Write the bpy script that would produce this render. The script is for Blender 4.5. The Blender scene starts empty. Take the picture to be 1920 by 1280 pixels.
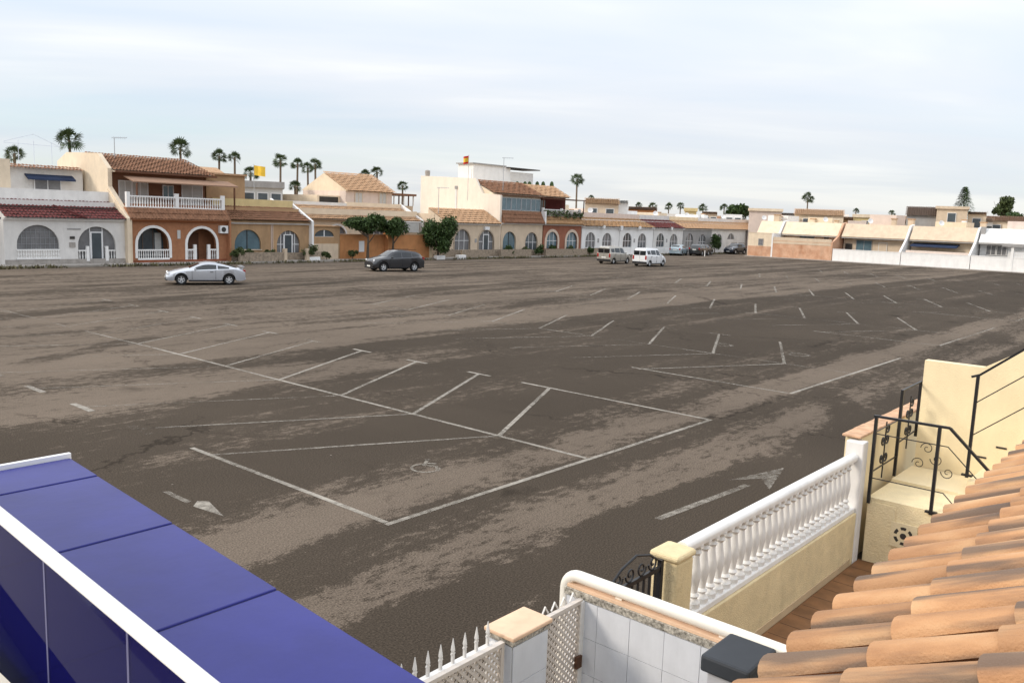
import bpy, bmesh, math, random
from mathutils import Vector, Matrix
random.seed(7)
R = math.radians
scene = bpy.context.scene
col = scene.collection

# ------------------------------------------------------------------ camera
FPX, PITCH, ROLL, EYE, TH = 1622.0, R(8.3), R(2.09), 4.62, R(49.587)
cT, sT = math.cos(TH), math.sin(TH)
fwd = Vector((sT, cT, 0)); rgt = Vector((cT, -sT, 0)); upv = Vector((0, 0, 1))
f2 = fwd * math.cos(PITCH) - upv * math.sin(PITCH)
u2 = fwd * math.sin(PITCH) + upv * math.cos(PITCH)
cr, sr = math.cos(ROLL), math.sin(ROLL)
camR = rgt * cr + u2 * sr
camU = u2 * cr - rgt * sr
camB = -f2
cam_data = bpy.data.cameras.new('camera')
cam = bpy.data.objects.new('camera', cam_data); col.objects.link(cam)
m = Matrix((camR, camU, camB)).transposed().to_4x4(); m.translation = Vector((0, 0, EYE))
cam.matrix_world = m
cam_data.sensor_width = 36.0; cam_data.lens = FPX / 1920 * 36.0
cam_data.clip_start = 0.05; cam_data.clip_end = 6000
scene.camera = cam

# ------------------------------------------------------------------ sky, sun, exposure
SUN_DIR = Vector((-0.70, 0.52, 0.50)).normalized()
sun_el = math.asin(SUN_DIR.z); sun_az = math.atan2(SUN_DIR.x, SUN_DIR.y)
world = bpy.data.worlds.new('World'); scene.world = world; world.use_nodes = True
nt = world.node_tree; nt.nodes.clear()
def N(t, tree=None, **k):
    n = (tree or nt).nodes.new(t)
    for a, b in k.items(): setattr(n, a, b)
    return n
def math_node(tree, op, a, b=None):
    n = tree.nodes.new('ShaderNodeMath'); n.operation = op
    for i, v in enumerate((a, b)):
        if v is None: continue
        if isinstance(v, (int, float)): n.inputs[i].default_value = v
        else: tree.links.new(v, n.inputs[i])
    return n.outputs[0]
def ramp(tree, fac, stops, interp='LINEAR'):
    n = tree.nodes.new('ShaderNodeValToRGB'); n.color_ramp.interpolation = interp
    e = n.color_ramp.elements
    while len(e) < len(stops): e.new(0.5)
    for i, (p, c) in enumerate(stops):
        e[i].position = p
        e[i].color = (c, c, c, 1) if isinstance(c, (int, float)) else (c[0], c[1], c[2], 1)
    tree.links.new(fac, n.inputs[0]); return n.outputs[0]
sky = N('ShaderNodeTexSky', sky_type='NISHITA'); sky.sun_disc = False
sky.sun_elevation = sun_el; sky.sun_rotation = sun_az; sky.air_density = 1.1; sky.dust_density = 0.4; sky.ozone_density = 2.0
tc = N('ShaderNodeTexCoord'); sep = N('ShaderNodeSeparateXYZ'); nt.links.new(tc.outputs['Generated'], sep.inputs[0])
zc = math_node(nt, 'ADD', math_node(nt, 'MAXIMUM', sep.outputs[2], 0.0), 0.10)
cx_ = math_node(nt, 'DIVIDE', sep.outputs[0], zc); cy_ = math_node(nt, 'DIVIDE', sep.outputs[1], zc)
comb0 = N('ShaderNodeCombineXYZ'); nt.links.new(cx_, comb0.inputs[0]); nt.links.new(cy_, comb0.inputs[1])
rotn = N('ShaderNodeMapping'); rotn.inputs['Rotation'].default_value = (0, 0, R(44)); nt.links.new(comb0.outputs[0], rotn.inputs[0])
comb = N('ShaderNodeMapping'); comb.inputs['Scale'].default_value = (.5, 1.15, 1); nt.links.new(rotn.outputs[0], comb.inputs[0])   # cloud streets
def cloud_noise(scale, detail, rough, dist=0.0, off=0.0):
    n = N('ShaderNodeTexNoise'); n.inputs['Scale'].default_value = scale; n.inputs['Detail'].default_value = detail
    n.inputs['Roughness'].default_value = rough; n.inputs['Distortion'].default_value = dist
    mp = N('ShaderNodeMapping'); mp.inputs['Location'].default_value = (off, off * .7, off * .3)
    nt.links.new(comb.outputs[0], mp.inputs[0]); nt.links.new(mp.outputs[0], n.inputs[0]); return n.outputs[0]
c1 = cloud_noise(0.30, 4, .5, .2, 3.1); c2 = cloud_noise(0.55, 5, .5, .35, 8.7)
cover = ramp(nt, math_node(nt, 'ADD', math_node(nt, 'MULTIPLY', c1, .65), math_node(nt, 'MULTIPLY', c2, .35)), [(.32, .50), (.43, .80), (.54, .97), (1, 1.0)])
shade = ramp(nt, c2, [(.30, (4.45, 4.95, 5.65)), (.42, (4.95, 5.25, 5.75)), (.52, (5.25, 5.45, 5.8)), (.64, (6.1, 6.15, 6.2))])
# an overcast sky is brighter towards the zenith
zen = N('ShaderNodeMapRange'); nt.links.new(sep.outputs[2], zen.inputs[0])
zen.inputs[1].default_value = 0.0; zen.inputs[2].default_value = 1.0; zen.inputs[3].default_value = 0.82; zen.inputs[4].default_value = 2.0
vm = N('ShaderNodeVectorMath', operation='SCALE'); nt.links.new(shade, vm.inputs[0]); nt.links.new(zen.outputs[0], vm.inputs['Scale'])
thin = N('ShaderNodeMapRange'); nt.links.new(sep.outputs[2], thin.inputs[0])   # the veil thins towards the horizon
thin.inputs[1].default_value = 0.0; thin.inputs[2].default_value = .16; thin.inputs[3].default_value = .88; thin.inputs[4].default_value = 1.0
cover = math_node(nt, 'MULTIPLY', cover, thin.outputs[0])
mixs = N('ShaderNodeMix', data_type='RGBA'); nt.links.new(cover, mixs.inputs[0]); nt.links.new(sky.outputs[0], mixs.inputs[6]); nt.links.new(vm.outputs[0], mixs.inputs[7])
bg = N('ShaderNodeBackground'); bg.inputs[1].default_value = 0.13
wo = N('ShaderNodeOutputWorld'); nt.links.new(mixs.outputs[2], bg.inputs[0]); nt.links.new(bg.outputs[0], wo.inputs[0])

sd = bpy.data.lights.new('sun', 'SUN'); sd.energy = 1.7; sd.angle = R(14); sd.color = (1.0, .89, .75)
so = bpy.data.objects.new('sun', sd); col.objects.link(so)
so.rotation_euler = (-SUN_DIR).to_track_quat('-Z', 'Y').to_euler()
scene.view_settings.view_transform = 'Standard'; scene.view_settings.look = 'None'
scene.view_settings.exposure = 0.42; scene.view_settings.gamma = 1.0; scene.view_settings.use_curve_mapping = False
scene.cycles.max_bounces = 8; scene.cycles.transparent_max_bounces = 16

# ------------------------------------------------------------------ survey helpers: photograph pixel -> point in the place
def ray(px, py):
    return (camR * ((px - 960) / FPX) - camU * ((py - 640) / FPX) + f2)
O = Vector((0, 0, EYE))
def gnd(px, py, z=0.0):
    d = ray(px, py); return O + d * ((z - EYE) / d.z)
def onY(px, py, Y):
    d = ray(px, py); return O + d * (Y / d.y)
def onX(px, py, X):
    d = ray(px, py); return O + d * (X / d.x)
def at(px, py, D):
    d = ray(px, py); return O + d * (D / math.hypot(d.x, d.y))

# ------------------------------------------------------------------ materials
MATS = {}
def mat(name, c, rough=.85, var=.10, scale=1.5, bump=0.0, bscale=25.0, metal=0.0, spec=.25, grime=0.0, stretch=None, c2=None, coat=0.0):
    if name in MATS: return MATS[name]
    mt = bpy.data.materials.new(name); mt.use_nodes = True; t = mt.node_tree
    b = t.nodes['Principled BSDF']
    b.inputs['Roughness'].default_value = rough; b.inputs['Metallic'].default_value = metal
    b.inputs['Specular IOR Level'].default_value = spec; b.inputs['Coat Weight'].default_value = coat
    tcn = t.nodes.new('ShaderNodeTexCoord'); src = tcn.outputs['Object']
    if stretch:
        mp = t.nodes.new('ShaderNodeMapping'); mp.inputs['Scale'].default_value = stretch
        t.links.new(src, mp.inputs[0]); src = mp.outputs[0]
    n = t.nodes.new('ShaderNodeTexNoise'); n.inputs['Scale'].default_value = scale; n.inputs['Detail'].default_value = 6; n.inputs['Roughness'].default_value = .65
    t.links.new(src, n.inputs[0])
    lo = tuple(x * (1 - var) for x in c); hi = c2 if c2 else tuple(min(1, x * (1 + var)) for x in c)
    r = ramp(t, n.outputs[0], [(.32, lo), (.68, hi)])
    if grime > 0:
        n2 = t.nodes.new('ShaderNodeTexNoise'); n2.inputs['Scale'].default_value = 1.0; n2.inputs['Detail'].default_value = 7; n2.inputs['Roughness'].default_value = .7
        mp2 = t.nodes.new('ShaderNodeMapping'); mp2.inputs['Scale'].default_value = (1.6, 1.6, .35); mp2.inputs['Location'].default_value = (5, 3, 1)
        t.links.new(tcn.outputs['Object'], mp2.inputs[0]); t.links.new(mp2.outputs[0], n2.inputs[0])
        g = ramp(t, n2.outputs[0], [(.45, 1.0), (.75, 1 - grime)])
        mx = t.nodes.new('ShaderNodeMix'); mx.data_type = 'RGBA'; mx.blend_type = 'MULTIPLY'; mx.inputs[0].default_value = 1
        t.links.new(r, mx.inputs[6]); t.links.new(g, mx.inputs[7]); r = mx.outputs[2]
    t.links.new(r, b.inputs['Base Color'])
    if bump > 0:
        n3 = t.nodes.new('ShaderNodeTexNoise'); n3.inputs['Scale'].default_value = bscale; n3.inputs['Detail'].default_value = 5
        t.links.new(tcn.outputs['Object'], n3.inputs[0])
        bp = t.nodes.new('ShaderNodeBump'); bp.inputs['Strength'].default_value = bump; bp.inputs['Distance'].default_value = .03
        t.links.new(n3.outputs[0], bp.inputs['Height']); t.links.new(bp.outputs[0], b.inputs['Normal'])
    MATS[name] = mt; return mt
white = mat('white_stucco', (.70, .68, .65), var=.07, grime=.16, bump=.3)
white2 = mat('white_wash', (.80, .79, .77), var=.05, grime=.12, bump=.2)
cream = mat('cream_stucco', (.80, .66, .45), var=.06, grime=.10, bump=.3)
creamH = mat('cream_house_stucco', (.72, .60, .45), var=.07, grime=.14, bump=.3)
sandy = mat('sand_stucco', (.62, .50, .37), var=.08, grime=.16, bump=.3)
pink = mat('pale_pink_stucco', (.66, .55, .48), var=.07, grime=.14)
brick = mat('terracotta_render', (.36, .165, .085), var=.14, grime=.18, scale=4, bump=.3)
tan = mat('tan_render', (.42, .27, .15), var=.12, grime=.18, bump=.3)
orange = mat('orange_wall', (.50, .23, .095), var=.14, grime=.2, bump=.3)
salmon = mat('salmon_wall', (.60, .31, .18), var=.2, grime=.25, scale=.9, bump=.3, c2=(.68, .44, .30))
stone = mat('rough_stone', (.30, .24, .18), var=.35, scale=5, bump=.8, bscale=9)
redbrick = mat('red_render', (.29, .115, .07), var=.15, grime=.2)
yellowp = mat('yellow_stucco', (.62, .50, .26), var=.08, grime=.15)
grey = mat('grey_render', (.34, .33, .32), var=.1, grime=.2)
concrete = mat('concrete', (.36, .33, .30), var=.18, grime=.2, scale=3, bump=.4)
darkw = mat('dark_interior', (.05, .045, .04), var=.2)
brownw = mat('brown_upper_wall', (.20, .10, .06), var=.15)
rbrown = mat('brown_roof_tile', (.21, .105, .06), var=.35, scale=6, stretch=(1, .4, .4))
rpeach = mat('peach_roof_tile', (.47, .27, .145), var=.28, scale=5, c2=(.55, .36, .22))
rred = mat('dark_red_roof_tile', (.12, .032, .030), var=.3, scale=5)
rochre = mat('ochre_roof_tile', (.34, .20, .10), var=.35, scale=5)
rgreyb = mat('dark_brown_roof', (.10, .065, .045), var=.2, scale=4)
glassw = mat('window_glass', (.06, .075, .085), rough=.08, var=.3, scale=.7, spec=.6)
glassg = mat('grey_glazing', (.16, .16, .165), rough=.18, var=.25, scale=1.2, spec=.5)
glassb = mat('blue_grey_glazing', (.10, .16, .19), rough=.12, var=.25, scale=1.0, spec=.5)
framew = mat('white_frame', (.74, .74, .74), rough=.5, var=.03)
framed = mat('dark_frame', (.05, .045, .04), rough=.5, var=.1)
curtain = mat('pale_shutter', (.50, .50, .48), rough=.7, var=.08, scale=3)
steel = mat('galvanised_metal', (.40, .42, .44), rough=.45, var=.1, metal=.6)
iron = mat('black_iron', (.012, .012, .014), rough=.42, var=.2, spec=.4)
awn_blue = mat('blue_awning_cloth', (.03, .045, .09), var=.15)
awn_pink = mat('faded_awning_cloth', (.27, .165, .11), var=.12, scale=3)
wood = mat('brown_timber', (.13, .06, .035), var=.2)
yellow_c = mat('yellow_cloth', (.75, .50, .06), var=.1)
red_c = mat('red_cloth', (.55, .03, .03), var=.1)
trunk_m = mat('palm_trunk_bark', (.16, .12, .085), var=.35, scale=6, bump=.6)
bark = mat('tree_bark', (.10, .075, .055), var=.3, scale=8, bump=.6)
palm_m = mat('palm_leaf', (.045, .075, .028), rough=.6, var=.5, scale=2.5, c2=(.09, .13, .045))
leaf_m = mat('dark_leaf', (.030, .060, .018), rough=.55, var=.5, scale=3, c2=(.075, .125, .035))
leaf_o = mat('olive_leaf', (.050, .075, .022), rough=.6, var=.5, scale=3, c2=(.11, .14, .05))
weed_m = mat('dry_weed', (.10, .10, .045), rough=.8, var=.5, scale=1.2, c2=(.20, .17, .09))
flower_m = mat('red_bloom', (.22, .05, .04), var=.4)

# ------------------------------------------------------------------ mesh helpers
class MB:
    def __init__(s): s.v = []; s.f = []
    def add(s, vs, fs):
        k = len(s.v); s.v += [tuple(x) for x in vs]; s.f += [tuple(k + i for i in f) for f in fs]; return s
    def box(s, x0, y0, z0, x1, y1, z1):
        if x0 > x1: x0, x1 = x1, x0
        if y0 > y1: y0, y1 = y1, y0
        if z0 > z1: z0, z1 = z1, z0
        return s.add([(x0,y0,z0),(x1,y0,z0),(x1,y1,z0),(x0,y1,z0),(x0,y0,z1),(x1,y0,z1),(x1,y1,z1),(x0,y1,z1)],
                     [(0,3,2,1),(4,5,6,7),(0,1,5,4),(1,2,6,5),(2,3,7,6),(3,0,4,7)])
    def prism(s, poly, axis, a, b):
        n = len(poly)
        def P(p, t):
            return (t, p[0], p[1]) if axis == 'X' else ((p[0], t, p[1]) if axis == 'Y' else (p[0], p[1], t))
        vs = [P(p, a) for p in poly] + [P(p, b) for p in poly]
        fs = [tuple(range(n)), tuple(range(2*n-1, n-1, -1))] + [(i, i+n, (i+1) % n+n, (i+1) % n) for i in range(n)]
        return s.add(vs, fs)
    def bar(s, p, q, w, h=None, up=(0,0,1)):
        p = Vector(p); q = Vector(q); h = h or w; d = (q-p).normalized(); u = Vector(up)
        if abs(d.dot(u)) > .98: u = Vector((1, 0, 0))
        sx = d.cross(u).normalized()*(w/2); sy = sx.cross(d).normalized()*(h/2)
        vs = [p-sx-sy, p+sx-sy, p+sx+sy, p-sx+sy, q-sx-sy, q+sx-sy, q+sx+sy, q-sx+sy]
        return s.add(vs, [(0,3,2,1),(4,5,6,7),(0,1,5,4),(1,2,6,5),(2,3,7,6),(3,0,4,7)])
    def tube(s, pts, r, n=8, r1=None):
        pts = [Vector(p) for p in pts]; m_ = len(pts); k = len(s.v); prev = None
        for i, p in enumerate(pts):
            d = (pts[min(i+1, m_-1)] - pts[max(i-1, 0)]).normalized()
            if prev is None:
                a = d.orthogonal().normalized()
            else:
                a = (prev - d*prev.dot(d)).normalized()
            prev = a; b = d.cross(a); rr = r if r1 is None else r + (r1-r)*i/(m_-1)
            for j in range(n):
                t = 2*math.pi*j/n; s.v.append(tuple(p + a*math.cos(t)*rr + b*math.sin(t)*rr))
        for i in range(m_-1):
            for j in range(n):
                s.f.append((k+i*n+j, k+i*n+(j+1) % n, k+(i+1)*n+(j+1) % n, k+(i+1)*n+j))
        s.f.append(tuple(k+j for j in range(n-1, -1, -1))); s.f.append(tuple(k+(m_-1)*n+j for j in range(n)))
        return s
    def lathe(s, prof, c, n=12, axis='Z', caps=True):
        k = len(s.v); c = Vector(c)
        for r, h in prof:
            for j in range(n):
                t = 2*math.pi*j/n; a, b = r*math.cos(t), r*math.sin(t)
                o = (a, b, h) if axis == 'Z' else ((a, h, b) if axis == 'Y' else (h, a, b))
                s.v.append(tuple(c + Vector(o)))
        for i in range(len(prof)-1):
            for j in range(n): s.f.append((k+i*n+j, k+i*n+(j+1) % n, k+(i+1)*n+(j+1) % n, k+(i+1)*n+j))
        if caps: s.f.append(tuple(k+j for j in range(n-1, -1, -1))); s.f.append(tuple(k+(len(prof)-1)*n+j for j in range(n)))
        return s
    def mesh(s, name, m_, smooth=None, fix=True):
        me = bpy.data.meshes.new(name); me.from_pydata(s.v, [], s.f)
        if fix:
            b = bmesh.new(); b.from_mesh(me); bmesh.ops.recalc_face_normals(b, faces=b.faces); b.to_mesh(me); b.free()
        if m_: me.materials.append(m_)
        if smooth is not None:
            me.shade_smooth(); me.set_sharp_from_angle(angle=R(smooth))
        return me
    def build(s, name, m_, parent=None, smooth=None, fix=True):
        return link(name, s.mesh(name, m_, smooth, fix), parent)
def link(name, me, parent=None):
    o = bpy.data.objects.new(name, me); col.objects.link(o)
    if parent is not None:
        o.parent = parent
        if parent.type == 'EMPTY' and parent.get('_w'): o.location = -Vector(parent.location)
    return o
def tag(o, label=None, cat=None, group=None, kind=None):
    if label: o['label'] = label
    if cat: o['category'] = cat
    if group: o['group'] = group
    if kind: o['kind'] = kind
    return o
def thing(name, loc, label, cat, group=None, world_parts=True, rz=0.0):
    o = bpy.data.objects.new(name, None); col.objects.link(o); o.location = loc; o.rotation_euler.z = rz
    o.empty_display_size = .2
    if world_parts: o['_w'] = 1
    return tag(o, label, cat, group)
def bevel(o, w=.01, seg=2):
    b = o.modifiers.new('bevel', 'BEVEL'); b.width = w; b.segments = seg; b.limit_method = 'ANGLE'; return o

# ------------------------------------------------------------------ ground
def ground_material():
    mt = bpy.data.materials.new('worn_asphalt'); mt.use_nodes = True; t = mt.node_tree; L = t.links
    b = t.nodes['Principled BSDF']; b.inputs['Roughness'].default_value = .95; b.inputs['Specular IOR Level'].default_value = .06
    tcn = t.nodes.new('ShaderNodeTexCoord'); sp = t.nodes.new('ShaderNodeSeparateXYZ'); L.new(tcn.outputs['Object'], sp.inputs[0])
    def noise(scale, detail=5, rough=.6, st=(1, 1, 1), off=(0, 0, 0), dist=0):
        mp = t.nodes.new('ShaderNodeMapping'); mp.inputs['Scale'].default_value = st; mp.inputs['Location'].default_value = off
        L.new(tcn.outputs['Object'], mp.inputs[0])
        n = t.nodes.new('ShaderNodeTexNoise'); n.inputs['Scale'].default_value = scale; n.inputs['Detail'].default_value = detail
        n.inputs['Roughness'].default_value = rough; n.inputs['Distortion'].default_value = dist
        L.new(mp.outputs[0], n.inputs[0]); return n.outputs[0]
    M = lambda op, a, b_=None: math_node(t, op, a, b_)
    X, Y = sp.outputs[0], sp.outputs[1]
    wob = M('MULTIPLY', M('SUBTRACT', noise(.25, 4, .6), .5), 1.3)
    wob2 = M('MULTIPLY', M('SUBTRACT', noise(1.6, 8, .75, off=(7, 2, 0)), .5), 1.0)
    Yw = M('ADD', M('ADD', Y, wob), wob2)
    # dust lies in long strips swept along the row of houses
    def strips(stops):
        return ramp(t, M('DIVIDE', Yw, 70.0), [(y/70.0, v) for y, v in stops])
    base = strips([(0, .30), (6.9, .31), (7.4, .60), (8.2, .53), (8.8, .45), (9.3, .45), (9.7, .62), (10.5, .62), (11.0, .40), (12, .37), (17.8, .37), (19, .41),
                   (23.3, .41), (24.4, .62), (27, .56), (30, .49), (33, .58), (37, .47), (41, .56), (45, .49), (49, .58), (54, .54), (60, .62), (64, .62)])
    # left of the first bays the dusty strip starts nearer
    lx = t.nodes.new('ShaderNodeMapRange'); L.new(M('ADD', X, M('MULTIPLY', wob, 2.0)), lx.inputs[0])
    for i, v in enumerate((24.0, 17.0, 0.0, 1.0)): lx.inputs[1+i].default_value = v
    ly = strips([(0, 0), (18.6, 0), (19.1, .18), (21.4, .16), (22.6, .03), (26, .08), (40, .0)])
    base = M('ADD', base, M('MULTIPLY', lx.outputs[0], ly))
    # right side stays darker out to the far wall
    rx = t.nodes.new('ShaderNodeMapRange'); L.new(X, rx.inputs[0])
    for i, v in enumerate((35.0, 100.0, 0.0, 1.0)): rx.inputs[1+i].default_value = v
    ry = strips([(0, -.02), (14, -.05), (24, -.13), (34, -.13), (50, -.06), (62, 0)])
    base = M('ADD', base, M('MULTIPLY', rx.outputs[0], ry))
    # near X: the worn strip along the first line fades with distance
    nx = t.nodes.new('ShaderNodeMapRange'); L.new(X, nx.inputs[0])
    for i, v in enumerate((13.0, 24.0, 0.0, 1.0)): nx.inputs[1+i].default_value = v
    ny = strips([(0, 0), (7, 0), (8, -.06), (10, -.08), (11, 0), (12, .0)])
    base = M('ADD', base, M('MULTIPLY', nx.outputs[0], ny))
    n_long = noise(1.0, 7, .66, (.040, .62, 1), (2, 5, 0), .4)
    n_med = noise(1.0, 9, .72, (.45, .95, 1), (11, 3, 0), .5)
    n_fine = noise(4.5, 9, .78, (.7, 1.2, 1))
    n_grain = noise(38, 3, .7)
    f = M('ADD', base, M('MULTIPLY', M('SUBTRACT', n_long, .5), .80))
    f = M('ADD', f, M('MULTIPLY', M('SUBTRACT', n_med, .5), .42))
    f = M('ADD', f, M('MULTIPLY', M('SUBTRACT', n_fine, .5), .80))
    f = M('ADD', f, M('MULTIPLY', M('SUBTRACT', n_grain, .5), .24))
    # tyre sweeps: arcs worn dark through the dust
    vr = t.nodes.new('ShaderNodeVectorMath'); vr.operation = 'DISTANCE'; L.new(tcn.outputs['Object'], vr.inputs[0]); vr.inputs[1].default_value = (60, -58, 0)
    rr = M('ADD', vr.outputs['Value'], M('MULTIPLY', wob, .8))
    tr = M('SINE', M('MULTIPLY', rr, .85)); tr = ramp(t, tr, [(.0, 0), (.86, 0), (.97, 1)])
    tr = M('MULTIPLY', tr, ramp(t, noise(.09, 3, .5, off=(4, 9, 0)), [(.45, 0), (.62, 1)]))
    f = M('SUBTRACT', f, M('MULTIPLY', tr, .14))
    dust = ramp(t, f, [(.44, 0), (.50, .22), (.53, .74), (.60, .9), (.80, 1.0)])
    grain = ramp(t, n_grain, [(.28, .50), (.5, 1.0), (.72, 1.65)])
    tone = ramp(t, noise(.12, 4, .6, off=(3, 8, 1)), [(.3, .84), (.7, 1.15)])
    mx = t.nodes.new('ShaderNodeMix'); mx.data_type = 'RGBA'; L.new(dust, mx.inputs[0])
    mx.inputs[6].default_value = (.058, .046, .035, 1); mx.inputs[7].default_value = (.142, .113, .088, 1)
    m2 = t.nodes.new('ShaderNodeMix'); m2.data_type = 'RGBA'; m2.blend_type = 'MULTIPLY'; m2.inputs[0].default_value = 1; L.new(mx.outputs[2], m2.inputs[6]); L.new(grain, m2.inputs[7])
    m3 = t.nodes.new('ShaderNodeMix'); m3.data_type = 'RGBA'; m3.blend_type = 'MULTIPLY'; m3.inputs[0].default_value = 1; L.new(m2.outputs[2], m3.inputs[6]); L.new(tone, m3.inputs[7])
    # oil drips and fine cracks
    def darken(src, fac):
        q = t.nodes.new('ShaderNodeMix'); q.data_type = 'RGBA'; q.blend_type = 'MULTIPLY'; L.new(fac, q.inputs[0]); L.new(src, q.inputs[6]); q.inputs[7].default_value = (.38, .37, .36, 1); return q.outputs[2]
    vs = t.nodes.new('ShaderNodeTexVoronoi'); vs.inputs['Scale'].default_value = .42
    wv = t.nodes.new('ShaderNodeVectorMath'); L.new(tcn.outputs['Object'], wv.inputs[0])
    nv = t.nodes.new('ShaderNodeTexNoise'); nv.inputs['Scale'].default_value = 2.5; nv.inputs['Detail'].default_value = 6; L.new(tcn.outputs['Object'], nv.inputs[0]); L.new(nv.outputs['Color'], wv.inputs[1]); L.new(wv.outputs[0], vs.inputs[0])
    oil = ramp(t, vs.outputs['Distance'], [(.0, .75), (.10, .55), (.20, 0)])
    oil = M('MULTIPLY', oil, ramp(t, noise(.35, 3, .5, off=(1, 6, 2)), [(.5, 0), (.6, 1)]))
    c_out = darken(m3.outputs[2], oil)
    vc = t.nodes.new('ShaderNodeTexVoronoi'); vc.feature = 'DISTANCE_TO_EDGE'; vc.inputs['Scale'].default_value = .16
    wc = t.nodes.new('ShaderNodeVectorMath'); wc.operation = 'MULTIPLY_ADD'; L.new(nv.outputs['Color'], wc.inputs[0]); wc.inputs[1].default_value = (1.4, 1.4, 0); L.new(tcn.outputs['Object'], wc.inputs[2]); L.new(wc.outputs[0], vc.inputs[0])
    crack = M('MULTIPLY', ramp(t, vc.outputs['Distance'], [(.0, .8), (.0035, .6), (.006, 0)]), ramp(t, noise(.2, 3, .5, off=(9, 1, 2)), [(.45, 0), (.55, 1)]))
    c_out = darken(c_out, crack)
    # scattered pale grit
    vo = t.nodes.new('ShaderNodeTexVoronoi'); vo.inputs['Scale'].default_value = 1.3; L.new(tcn.outputs['Object'], vo.inputs[0])
    grit = ramp(t, vo.outputs['Distance'], [(.0, 1), (.022, 1), (.03, 0)])
    m4 = t.nodes.new('ShaderNodeMix'); m4.data_type = 'RGBA'; L.new(M('MULTIPLY', grit, ramp(t, n_med, [(.5, 0), (.6, .8)])), m4.inputs[0]); L.new(c_out, m4.inputs[6]); m4.inputs[7].default_value = (.4, .35, .3, 1)
    L.new(m4.outputs[2], b.inputs['Base Color'])
    bp = t.nodes.new('ShaderNodeBump'); bp.inputs['Strength'].default_value = .5; bp.inputs['Distance'].default_value = .01
    L.new(n_grain, bp.inputs['Height']); L.new(bp.outputs[0], b.inputs['Normal'])
    return mt
asphalt = ground_material()
earth = mat('dry_earth', (.20, .155, .11), var=.25, scale=.3, bump=.4)
MB().add([(-3000,-3000,-.02),(3000,-3000,-.02),(3000,3000,-.02),(-3000,3000,-.02)], [(0,1,2,3)]).build('ground', earth)['kind'] = 'structure'
lot = MB().add([(-90,3.0,0),(160,3.0,0),(160,64,0),(-90,64,0)], [(0,1,2,3)]).build('parking_lot', asphalt); lot['kind'] = 'structure'

# painted markings: worn white paint lying on the asphalt
def paint_material(name, wear_lo, wear_hi, c=(.52, .48, .42)):
    mt = bpy.data.materials.new(name); mt.use_nodes = True; t = mt.node_tree; b = t.nodes['Principled BSDF']
    b.inputs['Base Color'].default_value = (*c, 1); b.inputs['Roughness'].default_value = .8
    tcn = t.nodes.new('ShaderNodeTexCoord')
    n = t.nodes.new('ShaderNodeTexNoise'); n.inputs['Scale'].default_value = 7; n.inputs['Detail'].default_value = 7; n.inputs['Roughness'].default_value = .75
    t.links.new(tcn.outputs['Object'], n.inputs[0])
    n2 = t.nodes.new('ShaderNodeTexNoise'); n2.inputs['Scale'].default_value = .5; n2.inputs['Detail'].default_value = 3
    t.links.new(tcn.outputs['Object'], n2.inputs[0])
    s_ = math_node(t, 'ADD', math_node(t, 'MULTIPLY', n.outputs[0], .6), math_node(t, 'MULTIPLY', n2.outputs[0], .4))
    a = ramp(t, s_, [(wear_lo, 0), (wear_hi, 1)]); t.links.new(a, b.inputs['Alpha']); return mt
paint_a = paint_material('road_paint', .31, .60, (.325, .295, .25))
paint_b = paint_material('worn_road_paint', .37, .66, (.325, .295, .25))
paint_c = paint_material('faint_road_paint', .44, .70, (.325, .295, .25))
def strip(p, q, w, m_, name='bay_line', z=.004):
    p = Vector((p[0], p[1], 0)); q = Vector((q[0], q[1], 0)); d = (q-p).normalized(); s_ = Vector((-d.y, d.x, 0))*w/2
    n = max(2, int((q-p).length/1.2)); mb = MB()
    for i in range(n+1):
        c = p + (q-p)*i/n; j = Vector((random.uniform(-.006, .006), random.uniform(-.006, .006), 0))
        mb.v += [tuple(c+s_+j+Vector((0,0,z))), tuple(c-s_+j+Vector((0,0,z)))]
    mb.f = [(2*i, 2*i+1, 2*i+3, 2*i+2) for i in range(n)]
    return mb.build(name, m_, lot)
W = .10
strip((8.24, 9.35), (18.36, 9.35), W, paint_a, z=.0040)
strip((8.3, 9.42), (8.3, 15.0), W, paint_a, z=.0044)
strip((18.33, 9.42), (18.33, 15.2), W, paint_a, z=.0044)
strip((13.42, 9.42), (13.38, 26.5), W, paint_a, z=.0046)
strip((13.38, 26.6), (13.3, 31.2), W, paint_b, z=.0046)
strip((13.3, 32.2), (13.25, 44.5), W, paint_c, z=.0046)
for k in range(11):
    y = 11.72 + 2.64*k
    strip((13.45, y), (18.3, y+2.46), .10, paint_a if k < 4 else paint_b if k < 7 else paint_c, z=.0052)
    strip((18.32, y+2.46-.45), (18.32, y+2.46+.45), .12, paint_a if 0 < k < 4 else paint_b, 'bay_end_mark', z=.0058)
    strip((13.35, y), (8.3, y+2.62), .085, (paint_b if k < 2 else paint_c), z=.0056)
    if k >= 1: strip((8.22, y+2.6-.5), (8.22, y+2.6+.5), .15, paint_a if k in (2, 3) else paint_c, 'bay_end_mark', z=.0062)
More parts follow.
